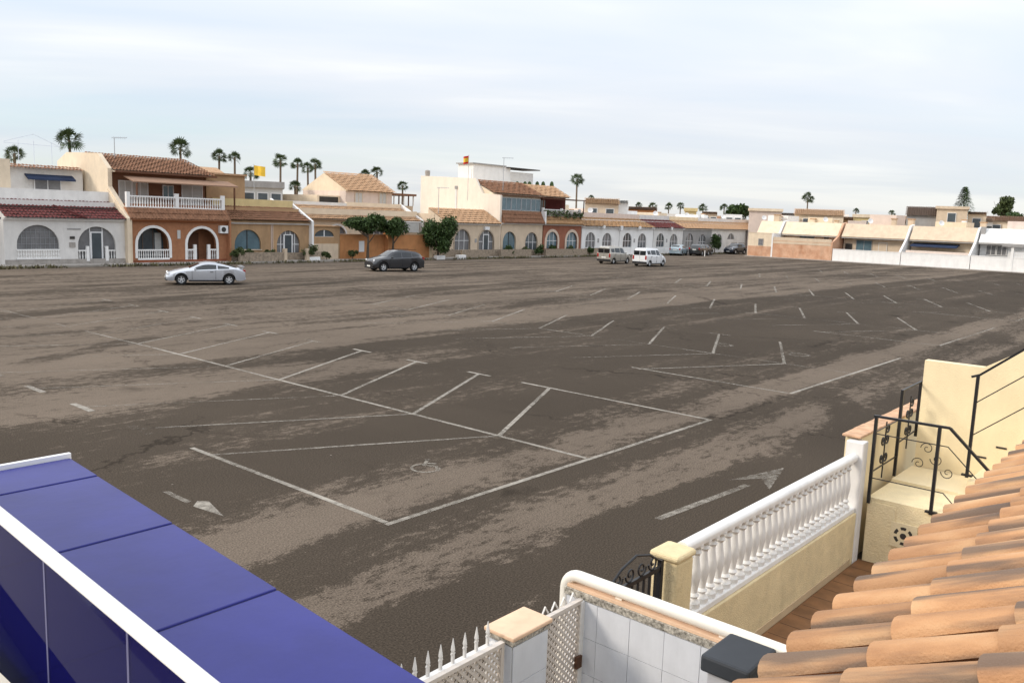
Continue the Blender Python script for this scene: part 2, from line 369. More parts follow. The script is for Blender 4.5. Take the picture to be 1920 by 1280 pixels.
for i, c in enumerate((27.9, 42.7, 57.3, 71.9, 86.5)):
    pm = (paint_b, paint_b, paint_b, paint_c, paint_c)[i]
    if i < 3:
        strip((c-4.9, 9.38), (c+4.85, 9.38), W, paint_a if i == 0 else paint_b, z=.0040)
        strip((c-4.88, 9.45), (c-4.88, 14.6), W, pm, z=.0044)
        strip((c, 9.45), (c, 40), .09, paint_c, z=.0046)
    for k in range(9):
        y = 11.66 + 2.66*k
        strip((c, y), (c+5.15, y+2.42), .10 + .012*i, pm, z=.0052)
        if i < 3: strip((c-.1, y), (c-5.0, y+2.6), .09, paint_b if (i == 0 and k == 0) else paint_c, z=.0056)
        if k in (1, 2): strip((c+5.1, y+1.9), (c+5.1, y+2.9), .12, paint_c, 'bay_end_mark', z=.0060)
# lane arrows and disabled-bay symbols
def flat(poly, name, m_, z=.005):
    return MB().add([(x, y, z) for x, y in poly], [tuple(range(len(poly)))]).build(name, m_, lot)
strip((6.68, 12.95), (6.68, 12.2), .10, paint_c, 'lane_arrow_shaft')
flat([(6.63, 11.98), (6.73, 11.28), (6.92, 12.02), (6.80, 12.16)], 'lane_arrow_head', paint_a)
strip((11.45, 6.62), (14.2, 6.42), .13, paint_b, 'lane_arrow_shaft')
flat([(14.2, 6.02), (15.75, 6.42), (14.2, 6.80), (14.75, 6.42)], 'lane_arrow_head', paint_b)
def wheelchair(cx, cy, s, m_, a):
    mb = MB(); ca, sa = math.cos(a), math.sin(a); Q = lambda x, y: (cx+(x*ca-y*sa)*s, cy+(x*sa+y*ca)*s, .0066)
    def path(pts, w):
        for (x0, y0), (x1, y1) in zip(pts, pts[1:]):
            d = Vector((x1-x0, y1-y0)).normalized(); nx_, ny_ = -d.y*w/2, d.x*w/2
            mb.add([Q(x0+nx_, y0+ny_), Q(x0-nx_, y0-ny_), Q(x1-nx_, y1-ny_), Q(x1+nx_, y1+ny_)], [(0,1,2,3)])
    path([(.05+.34*math.cos(R(t)), -.18+.34*math.sin(R(t))) for t in range(110, 381, 15)], .07)
    path([(-.03, .42), (-.03, .02)], .09); path([(-.0, .03), (.30, .03)], .08); path([(.28, .03), (.40, -.36)], .08); path([(0, .24), (.24, .24)], .07)
    path([(.02*math.cos(R(t))-.04, .55+.02*math.sin(R(t))) for t in range(0, 361, 45)], .11)
    return mb.build('disabled_bay_symbol', m_, lot, fix=False)
wheelchair(10.75, 11.15, .75, paint_c, R(-55)); wheelchair(30.4, 12.3, 1.0, paint_b, R(-50)); wheelchair(30.3, 15.2, .9, paint_c, R(-50))

# pavement strip and weeds along the houses
pave = MB().box(-30, 61.75, -.01, 128, 63.2, .13).build('pavement', concrete); pave['kind'] = 'structure'
MB().box(-30, 61.55, -.01, 128, 61.75, .10).build('kerb', mat('kerb_stone', (.26, .24, .21), var=.2, scale=2), pave)
MB().box(116.9, 18, -.01, 117.9, 56.2, .07).build('pavement', concrete)['kind'] = 'structure'
def weeds(name, region, n, h0, h1, m_, label):
    mb = MB()
    for _ in range(n):
        x = random.uniform(region[0], region[1]); y = random.uniform(region[2], region[3])
        if math.sin(x*.9)+math.sin(x*.37+1) < random.uniform(-1.6, .9): continue
        for _ in range(3):
            a = random.uniform(0, 6.28); h = random.uniform(h0, h1); w = random.uniform(.03, .08); l = random.uniform(.05, .18)
            mb.add([(x-math.sin(a)*w, y+math.cos(a)*w, 0), (x+math.sin(a)*w, y-math.cos(a)*w, 0), (x+math.cos(a)*l, y+math.sin(a)*l, h)], [(0,1,2)])
    o = mb.build(name, m_, fix=False); return tag(o, label, 'weeds', kind='stuff')
weeds('weeds', (0, 125, 60.7, 61.7), 3800, .05, .30, weed_m, 'dry weeds growing along the kerb before the houses')

# ------------------------------------------------------------------ house kit (row at Y = 63, facing the camera side)
FY = 63.0
def arch_pts(sc, w, zs, n=14, rise=None):
    r = w/2; rise = r if rise is None else rise
    return [(sc - r*math.cos(math.pi*i/n), zs + rise*math.sin(math.pi*i/n)) for i in range(n+1)]
def arch_wall(P, s0, s1, z0, z1, arches, thick=.25):
    mb = MB(); cur = s0
    Q = lambda s, d, z: P(s, d, z)
    def quad(a, b, c, d): mb.add([a, b, c, d], [(0,1,2,3)])
    for sc, w, sill, spring, rise in sorted(arches):
        l, r = sc-w/2, sc+w/2
        quad(Q(cur,0,z0), Q(l,0,z0), Q(l,0,z1), Q(cur,0,z1))
        if sill > z0+.01: quad(Q(l,0,z0), Q(r,0,z0), Q(r,0,sill), Q(l,0,sill))
        pts = arch_pts(sc, w, spring, rise=rise)
        for (a, za), (b, zb) in zip(pts, pts[1:]): quad(Q(a,0,za), Q(b,0,zb), Q(b,0,z1), Q(a,0,z1))
        loop = [(l, sill)] + pts + [(r, sill)]
        for i in range(len(loop)):
            a = loop[i]; b = loop[(i+1) % len(loop)]
            if abs(a[0]-b[0])+abs(a[1]-b[1]) < 1e-5: continue
            quad(Q(a[0],0,a[1]), Q(a[0],thick,a[1]), Q(b[0],thick,b[1]), Q(b[0],0,b[1]))
        cur = r
    quad(Q(cur,0,z0), Q(s1,0,z0), Q(s1,0,z1), Q(cur,0,z1))
    quad(Q(s0,0,z1), Q(s1,0,z1), Q(s1,thick,z1), Q(s0,thick,z1))
    quad(Q(s0,0,z0), Q(s0,0,z1), Q(s0,thick,z1), Q(s0,thick,z0)); quad(Q(s1,0,z0), Q(s1,0,z1), Q(s1,thick,z1), Q(s1,thick,z0))
    return mb
def arch_pane(P, sc, w, sill, spring, rise, d):
    pts = [(sc-w/2, sill)] + arch_pts(sc, w, spring, rise=rise) + [(sc+w/2, sill)]
    return MB().add([P(s, d, z) for s, z in pts], [tuple(range(len(pts)))])
def arch_trim(P, sc, w, sill, spring, rise, tw, proud=.05):
    inner = [(sc-w/2, sill)] + arch_pts(sc, w, spring, rise=rise) + [(sc+w/2, sill)]
    rise_ = (w/2 if rise is None else rise)
    outer = [(sc-w/2-tw, sill)] + arch_pts(sc, w+2*tw, spring, rise=rise_+tw) + [(sc+w/2+tw, sill)]
    mb = MB(); n = len(inner)
    for i in range(n-1):
        a, b, c, d = inner[i], inner[i+1], outer[i+1], outer[i]
        if abs(a[0]-b[0])+abs(a[1]-b[1])+abs(c[0]-d[0])+abs(c[1]-d[1]) < 1e-5: continue
        vs = [P(p[0], -proud, p[1]) for p in (a, b, c, d)] + [P(p[0], .06, p[1]) for p in (a, b, c, d)]
        mb.add(vs, [(0,1,2,3), (2,3,7,6), (0,1,5,4)])
    return mb
def tile_roof(P, s0, s1, d0, z0, d1, z1, pitch=.25, amp=.045):
    """barrel tiles: a corrugated sheet with a step at each course"""
    mb = MB(); n = int((s1-s0)/pitch)*4; L = math.hypot(d1-d0, z1-z0); m_ = max(1, int(L/.42)); nz = ((d1-d0)/L, (z1-z0)/L)
    for j in range(m_):
        for e, t in ((0, j/m_), (1, (j+1)/m_)):
            lift = .05*(1-e)
            for i in range(n+1):
                s_ = s0 + (s1-s0)*i/n; a = amp*abs(math.sin(math.pi*i/4))*1.6 + lift + .02*math.sin(i*12.9898+j*78.233)*.5
                mb.v.append(P(s_, d0+(d1-d0)*t - nz[1]*a*0, z0+(z1-z0)*t + a))
        k = j*2*(n+1)
        mb.f += [(k+i, k+i+1, k+n+1+i+1, k+n+1+i) for i in range(n)]
    return mb
def balusters(P, s0, s1, d, z0, z1, step=.2, r=.055):
    mb = MB(); n = int((s1-s0)/step)
    for i in range(n):
        s_ = s0 + (i+.5)*(s1-s0)/n; p = P(s_, d, 0)
        h = z1-z0
        mb.lathe([(r*.9, z0), (r*.9, z0+.08*h), (r*.5, z0+.14*h), (r, z0+.36*h), (r*.5, z0+.75*h), (r*.9, z0+.9*h), (r*.9, z1)], (p[0], p[1], 0), 6)
    return mb
def Pbox(P, s0, s1, d0, d1, z0, z1, mb=None):
    mb = mb or MB(); a = P(s0, d0, z0); b = P(s1, d1, z1); return mb.box(a[0], a[1], a[2], b[0], b[1], b[2])
def Prow(s, d, z): return (s, FY+d, z)
def window(P, parent, s0, s1, z0, z1, d, pane=None, frame=None, bars=1, proud=.05):
    w = Pbox(P, s0, s1, d-.02, d+.03, z0, z1).build('window', pane or glassw, parent)
    mb = MB(); t = .07
    Pbox(P, s0-t, s0, d-proud, d+.02, z0-t, z1+t, mb); Pbox(P, s1, s1+t, d-proud, d+.02, z0-t, z1+t, mb)
    Pbox(P, s0, s1, d-proud, d+.02, z1, z1+t, mb); Pbox(P, s0, s1, d-proud-.03, d+.02, z0-t, z0, mb)
    for i in range(bars):
        c = s0+(s1-s0)*(i+1)/(bars+1); Pbox(P, c-.03, c+.03, d-proud+.01, d-.021, z0, z1, mb)
    mb.build('window_frame', frame or framew, w if parent.type != 'EMPTY' else parent)
    return w
def arch_glazing(P, parent, arch, pane, bars=2, cross=True, d=.14, frame=None, door=False):
    sc, w, sill, spring, rise = arch; rr = w/2 if rise is None else rise
    p = arch_pane(P, sc, w+.02, sill, spring, rise, d).build('arch_window', pane, parent)
    mb = MB(); t = .05
    for i in range(bars):
        x = sc - w/2 + w*(i+1)/(bars+1); h = spring + rr*math.sqrt(max(0, 1-((x-sc)/(w/2))**2))
        Pbox(P, x-t/2, x+t/2, d-.05, d-.004, sill, h-.01, mb)
    if cross:
        Pbox(P, sc-w/2+.02, sc+w/2-.02, d-.045, d-.006, spring-t/2, spring+t/2, mb)
    mb.build('glazing_bars', frame or framew, parent)
    if door:
        Pbox(P, sc-.46, sc+.46, d-.10, d-.052, sill+.02, min(2.5, spring+rr*.72), MB()).build('door_frame', framew, parent)
        Pbox(P, sc-.33, sc+.33, d-.13, d-.102, sill+.1, min(2.4, spring+rr*.66), MB()).build('door', glassw, parent)
def row_house(s0, s1, label, wall, arches, roof=None, rz=(3.25, 4.5), parapet=None, parz=5.2, group='terraced houses along the far side of the car park', depth=12, eave=3.12, body=None, name='terraced_house', cor=None, base=None):
    t = thing(name, ((s0+s1)/2, FY, 0), label, 'house', group)
    a = [(x[0], x[1], x[2], x[3], x[4]) for x in arches]
    arch_wall(Prow, s0+.01, s1-.01, 0, eave, a).build('front_wall', wall, t)
    mb = MB(); mb.box(s0+.012, FY+1.5, 0, s1-.012, FY+depth, 4.45)
    mb.box(s0+.012, FY+.251, 0, s0+.2, FY+1.499, eave); mb.box(s1-.2, FY+.251, 0, s1-.012, FY+1.499, eave)
    mb.build('house_body', body or wall, t)
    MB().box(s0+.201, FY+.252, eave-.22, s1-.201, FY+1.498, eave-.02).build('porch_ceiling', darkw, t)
    MB().box(s0+.201, FY+.252, 0, s1-.201, FY+1.498, .2).build('porch_floor', concrete, t)
    MB().box(s0-.0, FY-.16, eave+.001, s1, FY+.3, eave+.13).build('cornice', cor or white, t)
    if roof:
        tile_roof(Prow, s0+.05, s1-.05, -.38, rz[0], 2.4, rz[1]).build('canopy_roof', roof, t, fix=False)
        MB().prism([(FY-.30, eave+.131), (FY+2.4, rz[1]-.06), (FY+2.4, eave+.131)], 'X', s0+.06, s1-.06).build('canopy_base', wall, t)
    if parapet:
        MB().box(s0+.02, FY+2.401, 4.2, s1-.02, FY+2.6, parz).build('parapet', parapet, t)
    if base: MB().box(s0+.02, FY-.03, 0, s1-.02, FY-.001, base[0]).build('plinth', base[1], t)
    return t
def party_wall(x, m_, t, z=(3.4, 5.45), w=.22, back=2.75):
    return MB().prism([(FY-.42, 0), (FY-.42, z[0]), (FY+back, z[1]), (FY+back, 0)], 'X', x-w/2, x+w/2).build('party_wall', m_, t)
def A(sc, w, sill, top, rise=None):
    r = w/2 if rise is None else rise
    return (sc, w, sill, top-r, rise)

# house further left, just outside, then the white house
aW = [A(23.92, 2.72, 1.12, 2.80), A(27.87, 2.66, .32, 2.74)]
t = row_house(21.78, 30.0, 'white terraced house with dark red canopy roof and two arched openings, leftmost in the row', white, aW, rred, (3.25, 4.45), white, 5.22, base=(.46, concrete))
arch_glazing(Prow, t, aW[0], glassg, 0, False, .16)
mb = MB()
for i in range(9): Pbox(Prow, 22.60+.3*i, 22.615+.3*i, .12, .15, 1.13, 2.0 if i in (0, 8) else 2.5, mb)
for z in (1.5, 1.9, 2.3): Pbox(Prow, 22.62 if z < 2 else 22.95, 25.2 if z < 2 else 24.9, .125, .145, z, z+.015, mb)
mb.build('window_grille', steel, t)
Pbox(Prow, 22.50, 25.34, -.06, .2, .47, .58).build('window_sill', white2, t); Pbox(Prow, 22.52, 25.32, -.05, .1, 1.06, 1.16).build('balustrade_rail', white2, t)
tag(balusters(Prow, 22.56, 25.28, -.02, .58, 1.06, .155, .05).build('balusters', white2, t), kind='stuff')
arch_glazing(Prow, t, aW[1], glassg, 2, False, .18, door=True)
for x0, x1 in ((26.56, 27.15), (28.6, 29.18)):
    Pbox(Prow, x0, x1, -.02, .1, 1.0, 1.08).build('balustrade_rail', white2, t)
    tag(balusters(Prow, x0, x1, .04, .33, 1.0, .15, .045).build('balusters', white2, t), kind='stuff')
for x in (27.2, 28.55): Pbox(Prow, x-.1, x+.1, -.04, .14, .30, 1.35).build('gate_pillar', white2, t)
Pbox(Prow, 27.3, 28.45, -.42, .0, .0, .17).build('door_step', concrete, t)
Pbox(Prow, 26.0, 26.32, -.055, -.001, 1.86, 2.04).build('house_number_plate', framed, t)
Pbox(Prow, 25.95, 26.35, -.05, -.001, 1.28, 1.62).build('meter_box', concrete, t)
Pbox(Prow, 25.85, 26.75, -.03, -.001, 2.50, 2.60).build('name_board', grey, t)
MB().bar((25.2, FY+.6, 4.15), (27.0, FY-.40, 3.36), .18, .12).build('roof_ridge', rred, t)
MB().box(21.78, FY+1.0, 3.95, 29.9, FY+1.06, 4.02).build('roof_flashing', darkw, t)
# set-back upper floor of the white house
MB().box(21.9, FY+6.5, 4.4, 29.8, FY+12, 6.9).build('upper_storey', white, t)
MB().box(13.0, FY+4.6, 4.4, 24.0, FY+12, 7.25).build('upper_side_wall', creamH, t)
tile_roof(Prow, 24.1, 29.8, 6.0, 6.72, 7.2, 7.0).build('upper_eave', rbrown, t, fix=False)
w_ = window(Prow, t, 26.3, 28.1, 4.6, 6.0, 6.45, glassg, framew, 1)
MB().prism([(FY+5.8, 6.05), (FY+6.45, 6.35), (FY+6.45, 6.27), (FY+5.8, 5.92)], 'X', 25.6, 29.0).build('window_awning', awn_blue, t)
mb = MB()
for x in (26.2, 27.3, 28.6): mb.tube([(x, FY+9, 6.9), (x, FY+9, 8.9)], .018, 6)
mb.tube([(25.2, FY+9, 8.7), (27.3, FY+9, 9.4), (29.2, FY+9, 8.6)], .016, 6); mb.tube([(25.2, FY+9, 8.62), (29.6, FY+9, 8.62)], .016, 6)
mb.build('pergola_frame', mat('pale_tube', (.55, .60, .68)), t)
party_wall(30.0, creamH, t)

# orange two-storey house
aO = [A(32.05, 2.45, .45, 2.70), A(36.0, 2.45, .28, 2.70)]
t = row_house(30.12, 38.2, 'two-storey terracotta house with white balcony balustrade and white-trimmed arches, second from the left', brick, aO, None, base=None, eave=3.15, cor=mat('terracotta_cornice', (.33, .12, .05), var=.15))
for a_ in aO: arch_trim(Prow, *a_, .2).build('arch_trim', white2, t)
arch_glazing(Prow, t, aO[0], glassw, 2, False, .9, mat('brown_frame', (.16, .12, .10)))
Pbox(Prow, 32.6, 33.1, .86, .89, .5, 2.3).build('curtain', curtain, t)
Pbox(Prow, 30.82, 33.28, -.06, .2, .32, .45).build('window_sill', white2, t); Pbox(Prow, 30.82, 33.28, -.04, .08, 1.0, 1.1).build('balustrade_rail', white2, t)
tag(balusters(Prow, 30.85, 33.25, .02, .45, 1.0, .16, .05).build('balusters', white2, t), kind='stuff')
for x0, x1 in ((34.8, 35.35), (36.65, 37.2)):
    Pbox(Prow, x0, x1, -.03, .08, 1.0, 1.1).build('balustrade_rail', white2, t)
    tag(balusters(Prow, x0, x1, .02, .3, 1.0, .15, .045).build('balusters', white2, t), kind='stuff')
for x in (35.42, 36.58): Pbox(Prow, x-.11, x+.11, -.04, .14, .28, 1.45).build('gate_pillar', white2, t)
Pbox(Prow, 35.55, 36.45, 1.3, 1.49, .2, 2.3).build('front_door', wood, t)
MB().box(30.2, FY-.06, 0, 38.1, FY-.001, .3).build('plinth', mat('dark_terracotta', (.25, .085, .045), var=.2), t)
Pbox(Prow, 33.95, 34.2, -.04, -.001, 1.9, 2.55).build('wall_lamp_plate', curtain, t)
ac = Pbox(Prow, 37.42, 38.12, -.32, -.001, 2.35, 2.95).build('air_conditioner', framew, t)
MB().lathe([(.2, 0), (.2, .02)], (37.72, FY-.345, 2.65), 14, 'Y').build('fan_grille', darkw, ac)
tile_roof(Prow, 30.12, 38.3, -.45, 3.30, .15, 4.12).build('balcony_canopy', rbrown, t, fix=False)
MB().prism([(FY-.40, 3.285), (FY+.14, 4.06), (FY+.14, 3.285)], 'X', 30.14, 38.28).build('canopy_base', brick, t)
MB().box(30.14, FY+.16, 3.29, 38.2, FY+3.3, 4.18).build('balcony_slab', brick, t)
Pbox(Prow, 30.2, 38.15, .2, .36, 4.95, 5.05).build('balcony_rail', white2, t)
tag(balusters(Prow, 30.3, 38.05, .28, 4.24, 4.95, .2, .06).build('balusters', white2, t), kind='stuff')
Pbox(Prow, 30.2, 38.15, .18, .38, 4.181, 4.26).build('balcony_kerb', white2, t)
for x in (30.3, 34.1, 38.0): Pbox(Prow, x-.13, x+.13, .15, .41, 4.182, 5.3).build('balcony_post', white2, t)
MB().prism([(62.68, 0), (62.68, 3.45), (65.65, 5.65), (65.65, 7.0), (67.24, 8.12), (72.7, 8.28), (74.5, 7.6), (74.5, 0)], 'X', 29.99, 30.3).build('gable_wall', creamH, t)
MB().box(30.31, 66.3, 4.19, 38.2, 74, 6.9).build('upper_wall', brownw, t)
for a0, a1, z0, z1, mm in ((31.1, 32.0, 4.45, 6.1, curtain), (32.15, 33.3, 4.45, 6.1, curtain), (34.6, 35.4, 4.9, 5.9, glassb), (36.2, 37.9, 4.3, 6.1, curtain)):
    window(Prow, t, a0, a1, z0, z1, 3.25, mm, framew, 1)
tile_roof(Prow, 30.3, 38.6, 2.1, 6.85, 7.2, 8.25).build('main_roof', rbrown, t, fix=False)
MB().prism([(65.2, 6.75), (70.2, 8.15), (74.4, 6.9), (74.4, 6.75)], 'X', 30.32, 38.5).build('roof_base', creamH, t)
MB().box(30.3, 65.0, 6.72, 38.6, 65.12, 6.86).build('roof_gutter', wood, t)
MB().prism([(63.7, 6.10), (65.3, 6.50), (65.3, 6.42), (63.7, 6.02)], 'X', 31.0, 39.7).build('balcony_awning', awn_pink, t)
for x in (31.2, 39.3): MB().box(x-.05, 63.6, 4.2, x+.05, 63.7, 5.98).build('awning_post', wood, t)
party_wall(38.25, brick, t, (3.4, 4.3), .15, 1.2)

# tan house
aT = [A(40.1, 2.45, 1.05, 2.66), A(44.05, 2.35, .3, 2.62)]
t = row_house(38.35, 46.2, 'tan terraced house with blue-grey arched window and arched glass door beside the terracotta house', tan, aT, rbrown, (3.42, 4.5), yellowp, 5.15, base=(.75, stone))
arch_glazing(Prow, t, aT[0], glassb, 1, False, .16, framed); arch_glazing(Prow, t, aT[1], glassg, 4, True, .18, door=True)
Pbox(Prow, 38.8, 41.4, -.06, .1, .97, 1.05).build('window_sill', sandy, t)
MB().box(38.4, 66.4, 4.4, 42.0, 73, 7.05).build('upper_block', tan, t); MB().box(38.3, 66.2, 7.051, 42.1, 73.1, 7.2).build('upper_coping', rpeach, t)
MB().prism([(68.0, 7.2), (69.5, 7.75), (72.5, 7.2)], 'X', 38.7, 41.2).build('upper_hip_roof', rpeach, t)
party_wall(46.25, white2, t, (3.45, 5.0))
for x in (42.3, 42.45): MB().tube([(x, FY-.04, .3), (x, FY-.04, 3.1)], .035, 6).build('downpipe', pink, t)
# garage block at the end of the tan house
aG = [A(47.8, 2.1, 2.12, 2.72, .55)]
t = thing('garage_block', (47.9, FY, 0), 'flat-roofed tan garage block with half-round fanlight beside the orange wall', 'building')
arch_wall(Prow, 46.4, 49.5, 0, 2.98, aG, .2).build('front_wall', tan, t)
MB().box(46.41, FY+.201, 0, 49.49, FY+4, 2.9).build('garage_body', tan, t)
MB().box(46.3, FY-.1, 2.981, 49.6, FY+4.1, 3.08).build('roof_slab', rochre, t)
arch_pane(Prow, 47.8, 2.1, 2.12, 2.17, .55, .1).build('fanlight', glassw, t)
mb = MB(); Pbox(Prow, 47.76, 47.84, .02, .09, 2.12, 2.7, mb); Pbox(Prow, 46.76, 48.84, .02, .1, 2.08, 2.14, mb); mb.build('fanlight_bars', framew, t)
MB().box(46.6, FY-.05, .01, 49.3, FY-.001, 1.5).build('panelled_door', sandy, t)
# set back house behind the orange garden wall
PB = lambda s, d, z: (s, 66.6+d, z)
aB = [A(52.0, 2.2, .9, 3.05), A(57.0, 2.2, .9, 3.05)]
t = thing('set_back_house', (54.4, 66.6, 0), 'cream single-storey house with peach tile roof behind the two dark trees', 'house')
arch_wall(PB, 46.5, 62.6, 0, 3.55, aB).build('front_wall', creamH, t)
for a_ in aB: arch_trim(PB, *a_, .16).build('arch_trim', white2, t); arch_glazing(PB, t, a_, glassg, 2, True)
MB().box(46.52, 66.9, 0, 62.58, 76, 4.6).build('house_body', creamH, t)
tile_roof(PB, 46.4, 62.65, -.6, 3.62, 2.6, 4.85).build('canopy_roof', rpeach, t, fix=False)
MB().prism([(66.1, 3.56), (69.2, 4.78), (69.2, 3.56)], 'X', 46.42, 62.6).build('canopy_base', creamH, t)
MB().box(46.5, 69.21, 4.2, 55.2, 69.4, 5.2).build('parapet', white, t); MB().box(55.21, 69.21, 4.2, 62.6, 69.4, 5.3).build('parapet', creamH, t)
MB().box(57.8, 65.3, 2.5, 61.4, 65.36, 3.5).build('roller_blind', curtain, t); MB().box(57.6, 65.25, 3.5, 61.6, 66.5, 3.6).build('blind_box', white, t)
for x in (46.6, 62.5): MB().prism([(65.9, 0), (65.9, 3.75), (69.4, 5.35), (69.4, 0)], 'X', x-.11, x+.11).build('party_wall', white2, t)
# orange garden wall
t = thing('garden_wall', (55, FY, 0), 'orange rendered garden wall with white post behind the dark grey car', 'wall')
MB().box(49.55, FY+.0, 0, 54.9, FY+.22, 2.3).build('wall_panel', orange, t); MB().box(54.91, FY-.5, 0, 60.3, FY-.28, 2.35).build('wall_panel', orange, t)
MB().box(54.8, FY-.51, 0, 55.0, FY+.24, 2.55).build('wall_pier', orange, t)
MB().box(49.5, FY-.05, 2.301, 54.79, FY+.27, 2.38).build('wall_coping', rpeach, t); MB().box(55.01, FY-.55, 2.351, 60.35, FY-.23, 2.43).build('wall_coping', rpeach, t)
MB().box(60.2, FY-.56, 0, 60.5, FY-.2, 2.5).build('wall_post', cream, t)
Pbox(Prow, 51.7, 52.3, -.06, -.001, .75, 1.75).build('white_hatch', framew, t)

# two-storey pink house behind
t = thing('two_storey_house', (60, 80, 0), 'pale pink two-storey house with gable roof behind the orange garden wall', 'house')
Yb = 79.0
a0 = onY(605, 370, Yb); a1 = onY(648, 370, Yb); a2 = onY(735, 370, Yb); zt = onY(690, 360, Yb).z
PP = lambda s, d, z: (s, Yb+d, z)
MB().box(a1.x, Yb, 0, a2.x, Yb+8, zt).build('house_wall', pink, t)
MB().prism([(Yb-.3, zt), (Yb+4, zt+2.0), (Yb+8.3, zt)], 'X', a1.x, a2.x+.1).build('gable_roof_body', creamH, t)
tile_roof(PP, a1.x-.15, a2.x+.3, -.5, zt+.02, 4, zt+2.15).build('roof', rpeach, t, fix=False)
MB().box(a0.x, Yb+1, 0, a1.x-.01, Yb+8, zt-.6).build('side_wing', creamH, t)
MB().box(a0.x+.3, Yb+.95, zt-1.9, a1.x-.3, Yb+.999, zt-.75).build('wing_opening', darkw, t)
for px in (672, 717):
    c_ = onY(px, 374, Yb); window(PP, t, c_.x-.5, c_.x+.5, c_.z-.75, c_.z+.75, -.03, curtain, sandy, 1)
a3 = onY(785, 370, Yb)
MB().box(a2.x+.12, Yb+1, 0, a3.x, Yb+7, zt-1.4).build('terrace_wall', creamH, t)
MB().box(a2.x+.2, Yb+.6, zt-.2, a3.x+.2, Yb+7, zt+.05).build('terrace_canopy', rbrown, t)
for i in range(6):
    x = a2.x+.3+(a3.x-a2.x-.4)*i/5; MB().box(x-.06, Yb+.8, zt-1.4, x+.06, Yb+.92, zt-.2).build('terrace_post', white2 if i % 2 else wood, t)

# cream house, cream-and-glass house, red house
a5 = [A(65.4, 2.3, .85, 2.95), A(69.1, 2.4, .25, 2.9)]
t = row_house(62.7, 71.3, 'cream terraced house with peach tile canopy and white door beside the round dark tree', sandy, a5, rpeach, (3.6, 5.05), None, 5.2, base=(.85, stone), eave=3.45)
arch_glazing(Prow, t, a5[0], glassg, 2, True); arch_glazing(Prow, t, a5[1], glassg, 2, True, door=True)
for a_ in a5: arch_trim(Prow, *a_, .14).build('arch_trim', mat('stone_trim', (.42, .34, .26)), t)
Pbox(Prow, 67.3, 67.6, -.04, -.001, 1.6, 2.0).build('meter_box', grey, t)
MB().box(68.6, FY-.3, 2.95, 69.3, FY-.001, 3.3).build('wall_lantern', framew, t)
a6 = [A(72.95, 2.25, .85, 2.8), A(76.8, 2.25, .3, 2.75)]
t = row_house(71.5, 78.7, 'cream house with brown canopy, glazed upper balcony and tall bright side wall', sandy, a6, None, base=(.8, stone), eave=3.6)
arch_glazing(Prow, t, a6[0], glassb, 1, False, .2, framed); arch_glazing(Prow, t, a6[1], glassw, 2, True, .2)
tile_roof(Prow, 71.6, 78.7, -.45, 3.75, .3, 5.05).build('balcony_canopy', rbrown, t, fix=False)
MB().prism([(FY-.4, 3.735), (FY+.29, 5.0), (FY+.29, 3.735)], 'X', 71.62, 78.68).build('canopy_base', rbrown, t)
MB().prism([(63.1, 0), (63.1, 6.72), (65.8, 6.9), (66.9, 8.5), (75.7, 8.8), (75.7, 0)], 'X', 71.31, 71.6).build('side_wall', mat('warm_white_stucco', (.78, .70, .60), var=.04, grime=.1), t)
MB().box(71.61, FY+.31, 3.74, 78.7, FY+3, 5.1).build('balcony_wall', sandy, t)
for i in range(4):
    x0 = 71.8+i*1.72; window(Prow, t, x0+.06, x0+1.6, 5.2, 6.45, .45, glassb, steel, 1)
MB().box(71.61, FY+.5, 5.101, 78.7, FY+12, 6.7).build('upper_wall', sandy, t)
MB().box(71.61, FY+.2, 6.701, 79.0, FY+1.2, 6.82).build('upper_eave', wood, t)
tile_roof(Prow, 71.6, 80.2, 1.2, 6.95, 4.6, 8.4).build('main_roof', rbrown, t, fix=False)
MB().prism([(64.3, 6.83), (67.6, 8.3), (75, 8.3), (75, 6.83)], 'X', 71.62, 80.1).build('roof_base', creamH, t)
p0 = onY(887, 333, 72); p1 = onY(1000, 320, 72)
MB().box(p0.x, 72, 8.31, p1.x-4.5, 74.5, p1.z+.1).build('roof_room', white2, t); MB().box(p1.x-4.49, 72, 8.31, p1.x, 74.5, p1.z-.4).build('roof_screen', white, t)
MB().box(p0.x-.3, 71.8, p1.z+.101, p1.x-5.5, 74.6, p1.z+.25).build('roof_slab', grey, t)
MB().box(p1.x-5.3, 71.6, p1.z+.0, p1.x+.9, 74.6, p1.z+.12).build('roof_canopy', framed, t)
for i in range(6):
    s_ = onY(975+i*13+random.uniform(-3, 3), 340, 70); mb = MB().lathe([(.2, s_.z-1.2), (.28, s_.z-.5), (.2, s_.z-.15), (.05, s_.z)], (s_.x, 70.5, 0), 8)
    mb.build('roof_pot_plant', leaf_m, t, smooth=50)
MB().lathe([(.25, 0), (.3, .4), (.3, .65), (.1, .75)], (71.9, 75.2, 8.75), 8).build('chimney_pot', concrete, t)
MB().tube([(72.9, 69, 8.3), (72.9, 69, 9.6)], .03, 6).build('vent_pipe', steel, t)
MB().box(71.24, 69.7, 4.9, 71.309, 69.95, 7.6).build('cable_duct', white, t)
MB().box(71.2, 69.65, 7.3, 71.309, 70.0, 7.65).build('junction_box', grey, t)

